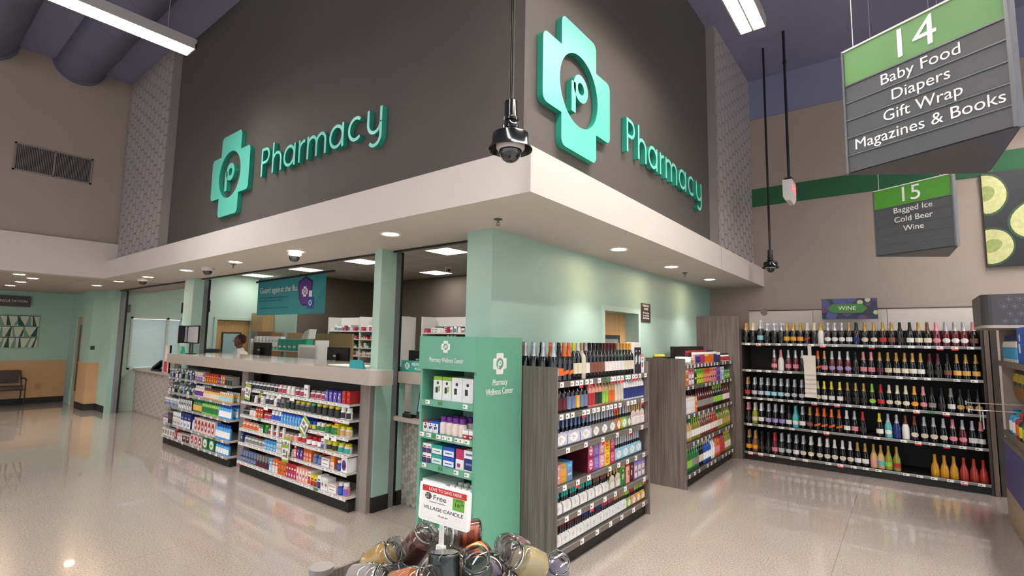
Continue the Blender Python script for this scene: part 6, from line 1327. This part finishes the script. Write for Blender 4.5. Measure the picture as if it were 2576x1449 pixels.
# header: a bowed fascia
pl = [(0.0, 0.58)]+[(0.25-0.25*math.cos(a), 0.05-0.25*math.sin(a)) for a in [PI/2*i/8 for i in range(9)]]+[(0.95+0.1*math.sin(a), -0.1-0.1*math.cos(a)) for a in [PI/2*i/6 for i in range(7)]]+[(1.05, 0.58)]
mb = MB(); mb.prism(pl, 2.0, 2.3, 'z', 0); hd_ = mb.obj('header_fascia', mat('#3f3c3e', 0.45), t)
mb = MB(); mb.prism([(x+0.004*(x > 0.5), y-0.004*(y < 0.5)) for x, y in pl], 1.975, 2.0, 'z', 0); mb.obj('header_rim', mat('#a39a90', 0.4), hd_)
mb = MB()
for i in range(9):
    for j in range(4):
        y = -0.04+i*0.075+(0.0375 if j % 2 else 0); z = 2.04+j*0.07
        for a in range(3):
            an = PI/3*a+PI/6; dy, dz = 0.03*math.cos(an), 0.03*math.sin(an); ny, nz = -0.0012*math.sin(an), 0.0012*math.cos(an)
            mb.quad([(1.0515, y-dy-ny, z-dz-nz), (1.0515, y+dy-ny, z+dz-nz), (1.0515, y+dy+ny, z+dz+nz), (1.0515, y-dy+ny, z-dz+nz)])
            x = 0.25+i*0.075+(0.0375 if j % 2 else 0)
            mb.quad([(x-dy-ny, -0.2015, z-dz-nz), (x+dy-ny, -0.2015, z+dz-nz), (x+dy+ny, -0.2015, z+dz+nz), (x-dy+ny, -0.2015, z-dz+nz)])
mb.obj('star_pattern', mat('#7c787a', 0.5), hd_)
for i, (x, z) in enumerate(((0.15, 1.17), (0.42, 1.12))):
    h = MB().cyl((x, -0.3, z), (x, 0.45, z+0.02), 0.004, n=6).cyl((x+0.02, -0.3, z), (x+0.02, 0.45, z+0.02), 0.004, n=6).box(x-0.03, x+0.04, -0.31, -0.3, z-0.02, z+0.02).obj('peg_hook', mat('#d8d4ce', 0.35, 0.3), t)
    MB().box(x-0.005, x+0.02, -0.2, -0.19, z-0.19, z-0.01).obj('clip_strip', mat('#b9b3ab', 0.4), h)
def rk(x, y, z): return to_world(RK, -PI/2, x, y, z)
GR_ = 'goods on the snack rack'
for i in range(9):
    put(flask('WBL', 0.085, 0.27), rk(0.12+i*0.1, 0.07, 1.64), -PI/2, f'white and blue bottle, {ordn(i+1)} from wine wall, top shelf of snack rack', 'bottle', GR_)
for i in range(3):
    put(carton('FFW', 0.3, 0.2, 0.33, 'top'), rk(1.2+i*0.32, 0.13, 1.64), -PI/2, f'bright blue box, {ordn(i+1)} after the bottles on the snack rack', 'box', GR_)
def snack_bag(i, x, y, z, c1, c2, c3, wd, ht, label, cat_='bag'):
    o = MB(); n = 8; vs = []; fs = []
    for a in range(n+1):
        for b2 in range(n+1):
            u, v = a/n, b2/n; bulge = 0.045*math.sin(PI*u)**0.6*math.sin(PI*v)**0.5; vs.append((-wd/2+wd*u, -bulge, ht*v))
    for a in range(n):
        for b2 in range(n): fs.append((a*(n+1)+b2, (a+1)*(n+1)+b2, (a+1)*(n+1)+b2+1, a*(n+1)+b2+1))
    for f_ in fs:
        pass
    base = len(o.v); o.add(vs, fs, 0); o.add([(x_, -y_*0.6, z_) for x_, y_, z_ in vs], [tuple(reversed(f_)) for f_ in fs], 0)
    for k, f_ in enumerate(fs):
        v = (k % n)/n; o.mi[k] = 1 if 0.62 < v < 0.84 else (2 if v < 0.5 and 0.2 < (k//n)/n < 0.8 else 0)
    ob = o.obj('snack_bag', [mat(c1, 0.35, scale=30, var=0.3), mat(c2, 0.4, var=0.3, scale=60), mat(c3, 0.4, scale=45, var=0.5)], smooth=True)
    ob.location = rk(x, y, z); ob.rotation_euler = (0, 0, -PI/2); tag(ob, label, cat_, GR_)
for i in range(6): snack_bag(i, 0.2+i*0.26, 0.12, 1.22, '#39482a', '#c7b23a', '#8a5a34', 0.25, 0.34, f'green nut bag with a yellow title, {ordn(i+1)} from wine wall on snack rack')
for i in range(5): snack_bag(i, 0.56+i*0.26, 0.3, 0.92, '#2f5a33', '#4f7d45', '#6b4a2c', 0.24, 0.3, f'dark green bag standing behind, {ordn(i+1)} from wine wall, middle of snack rack')
for i in range(6):
    cd = ('LFW', 'LTW', 'rro', 'KKy', 'ETG', 'LFW')[i]
    put(flask(cd, 0.13, 0.24), rk(0.3+i*0.19, 0.08, 0.902), -PI/2, f'{NAMES[cd[0]]} squat bottle, {ordn(i+1)} from wine wall, middle shelf of snack rack', 'bottle', GR_)
for i in range(4):
    put(carton('IrW', 0.16, 0.2, 0.2, 'split'), rk(0.35+i*0.2, 0.13, 0.3), -PI/2, f'coral box, {ordn(i+1)} from wine wall, lowest shelf of snack rack', 'box', GR_)
o = MB().box(0, 2.6, -0.035, -0.015, 0.33, 0.82).obj('patterned_display_board', mat('#3f3f78', 0.5, scale=9, var=0.5)); o.location = rk(0.25, 0, 0); o.rotation_euler = (0, 0, -PI/2)
tag(o, 'blue violet patterned board covering the lower front of the snack rack', 'display board')
MB().box(0, 2.6, -0.045, -0.014, 0.82, 0.85).obj('board_rim', mat('#6a5d52', 0.5), o)
MB().box(0, 2.6, -0.04, -0.014, 0.02, 0.33).obj('board_foot', wood('#8d7a66', '#ab9880', (2, 30, 30)), o)
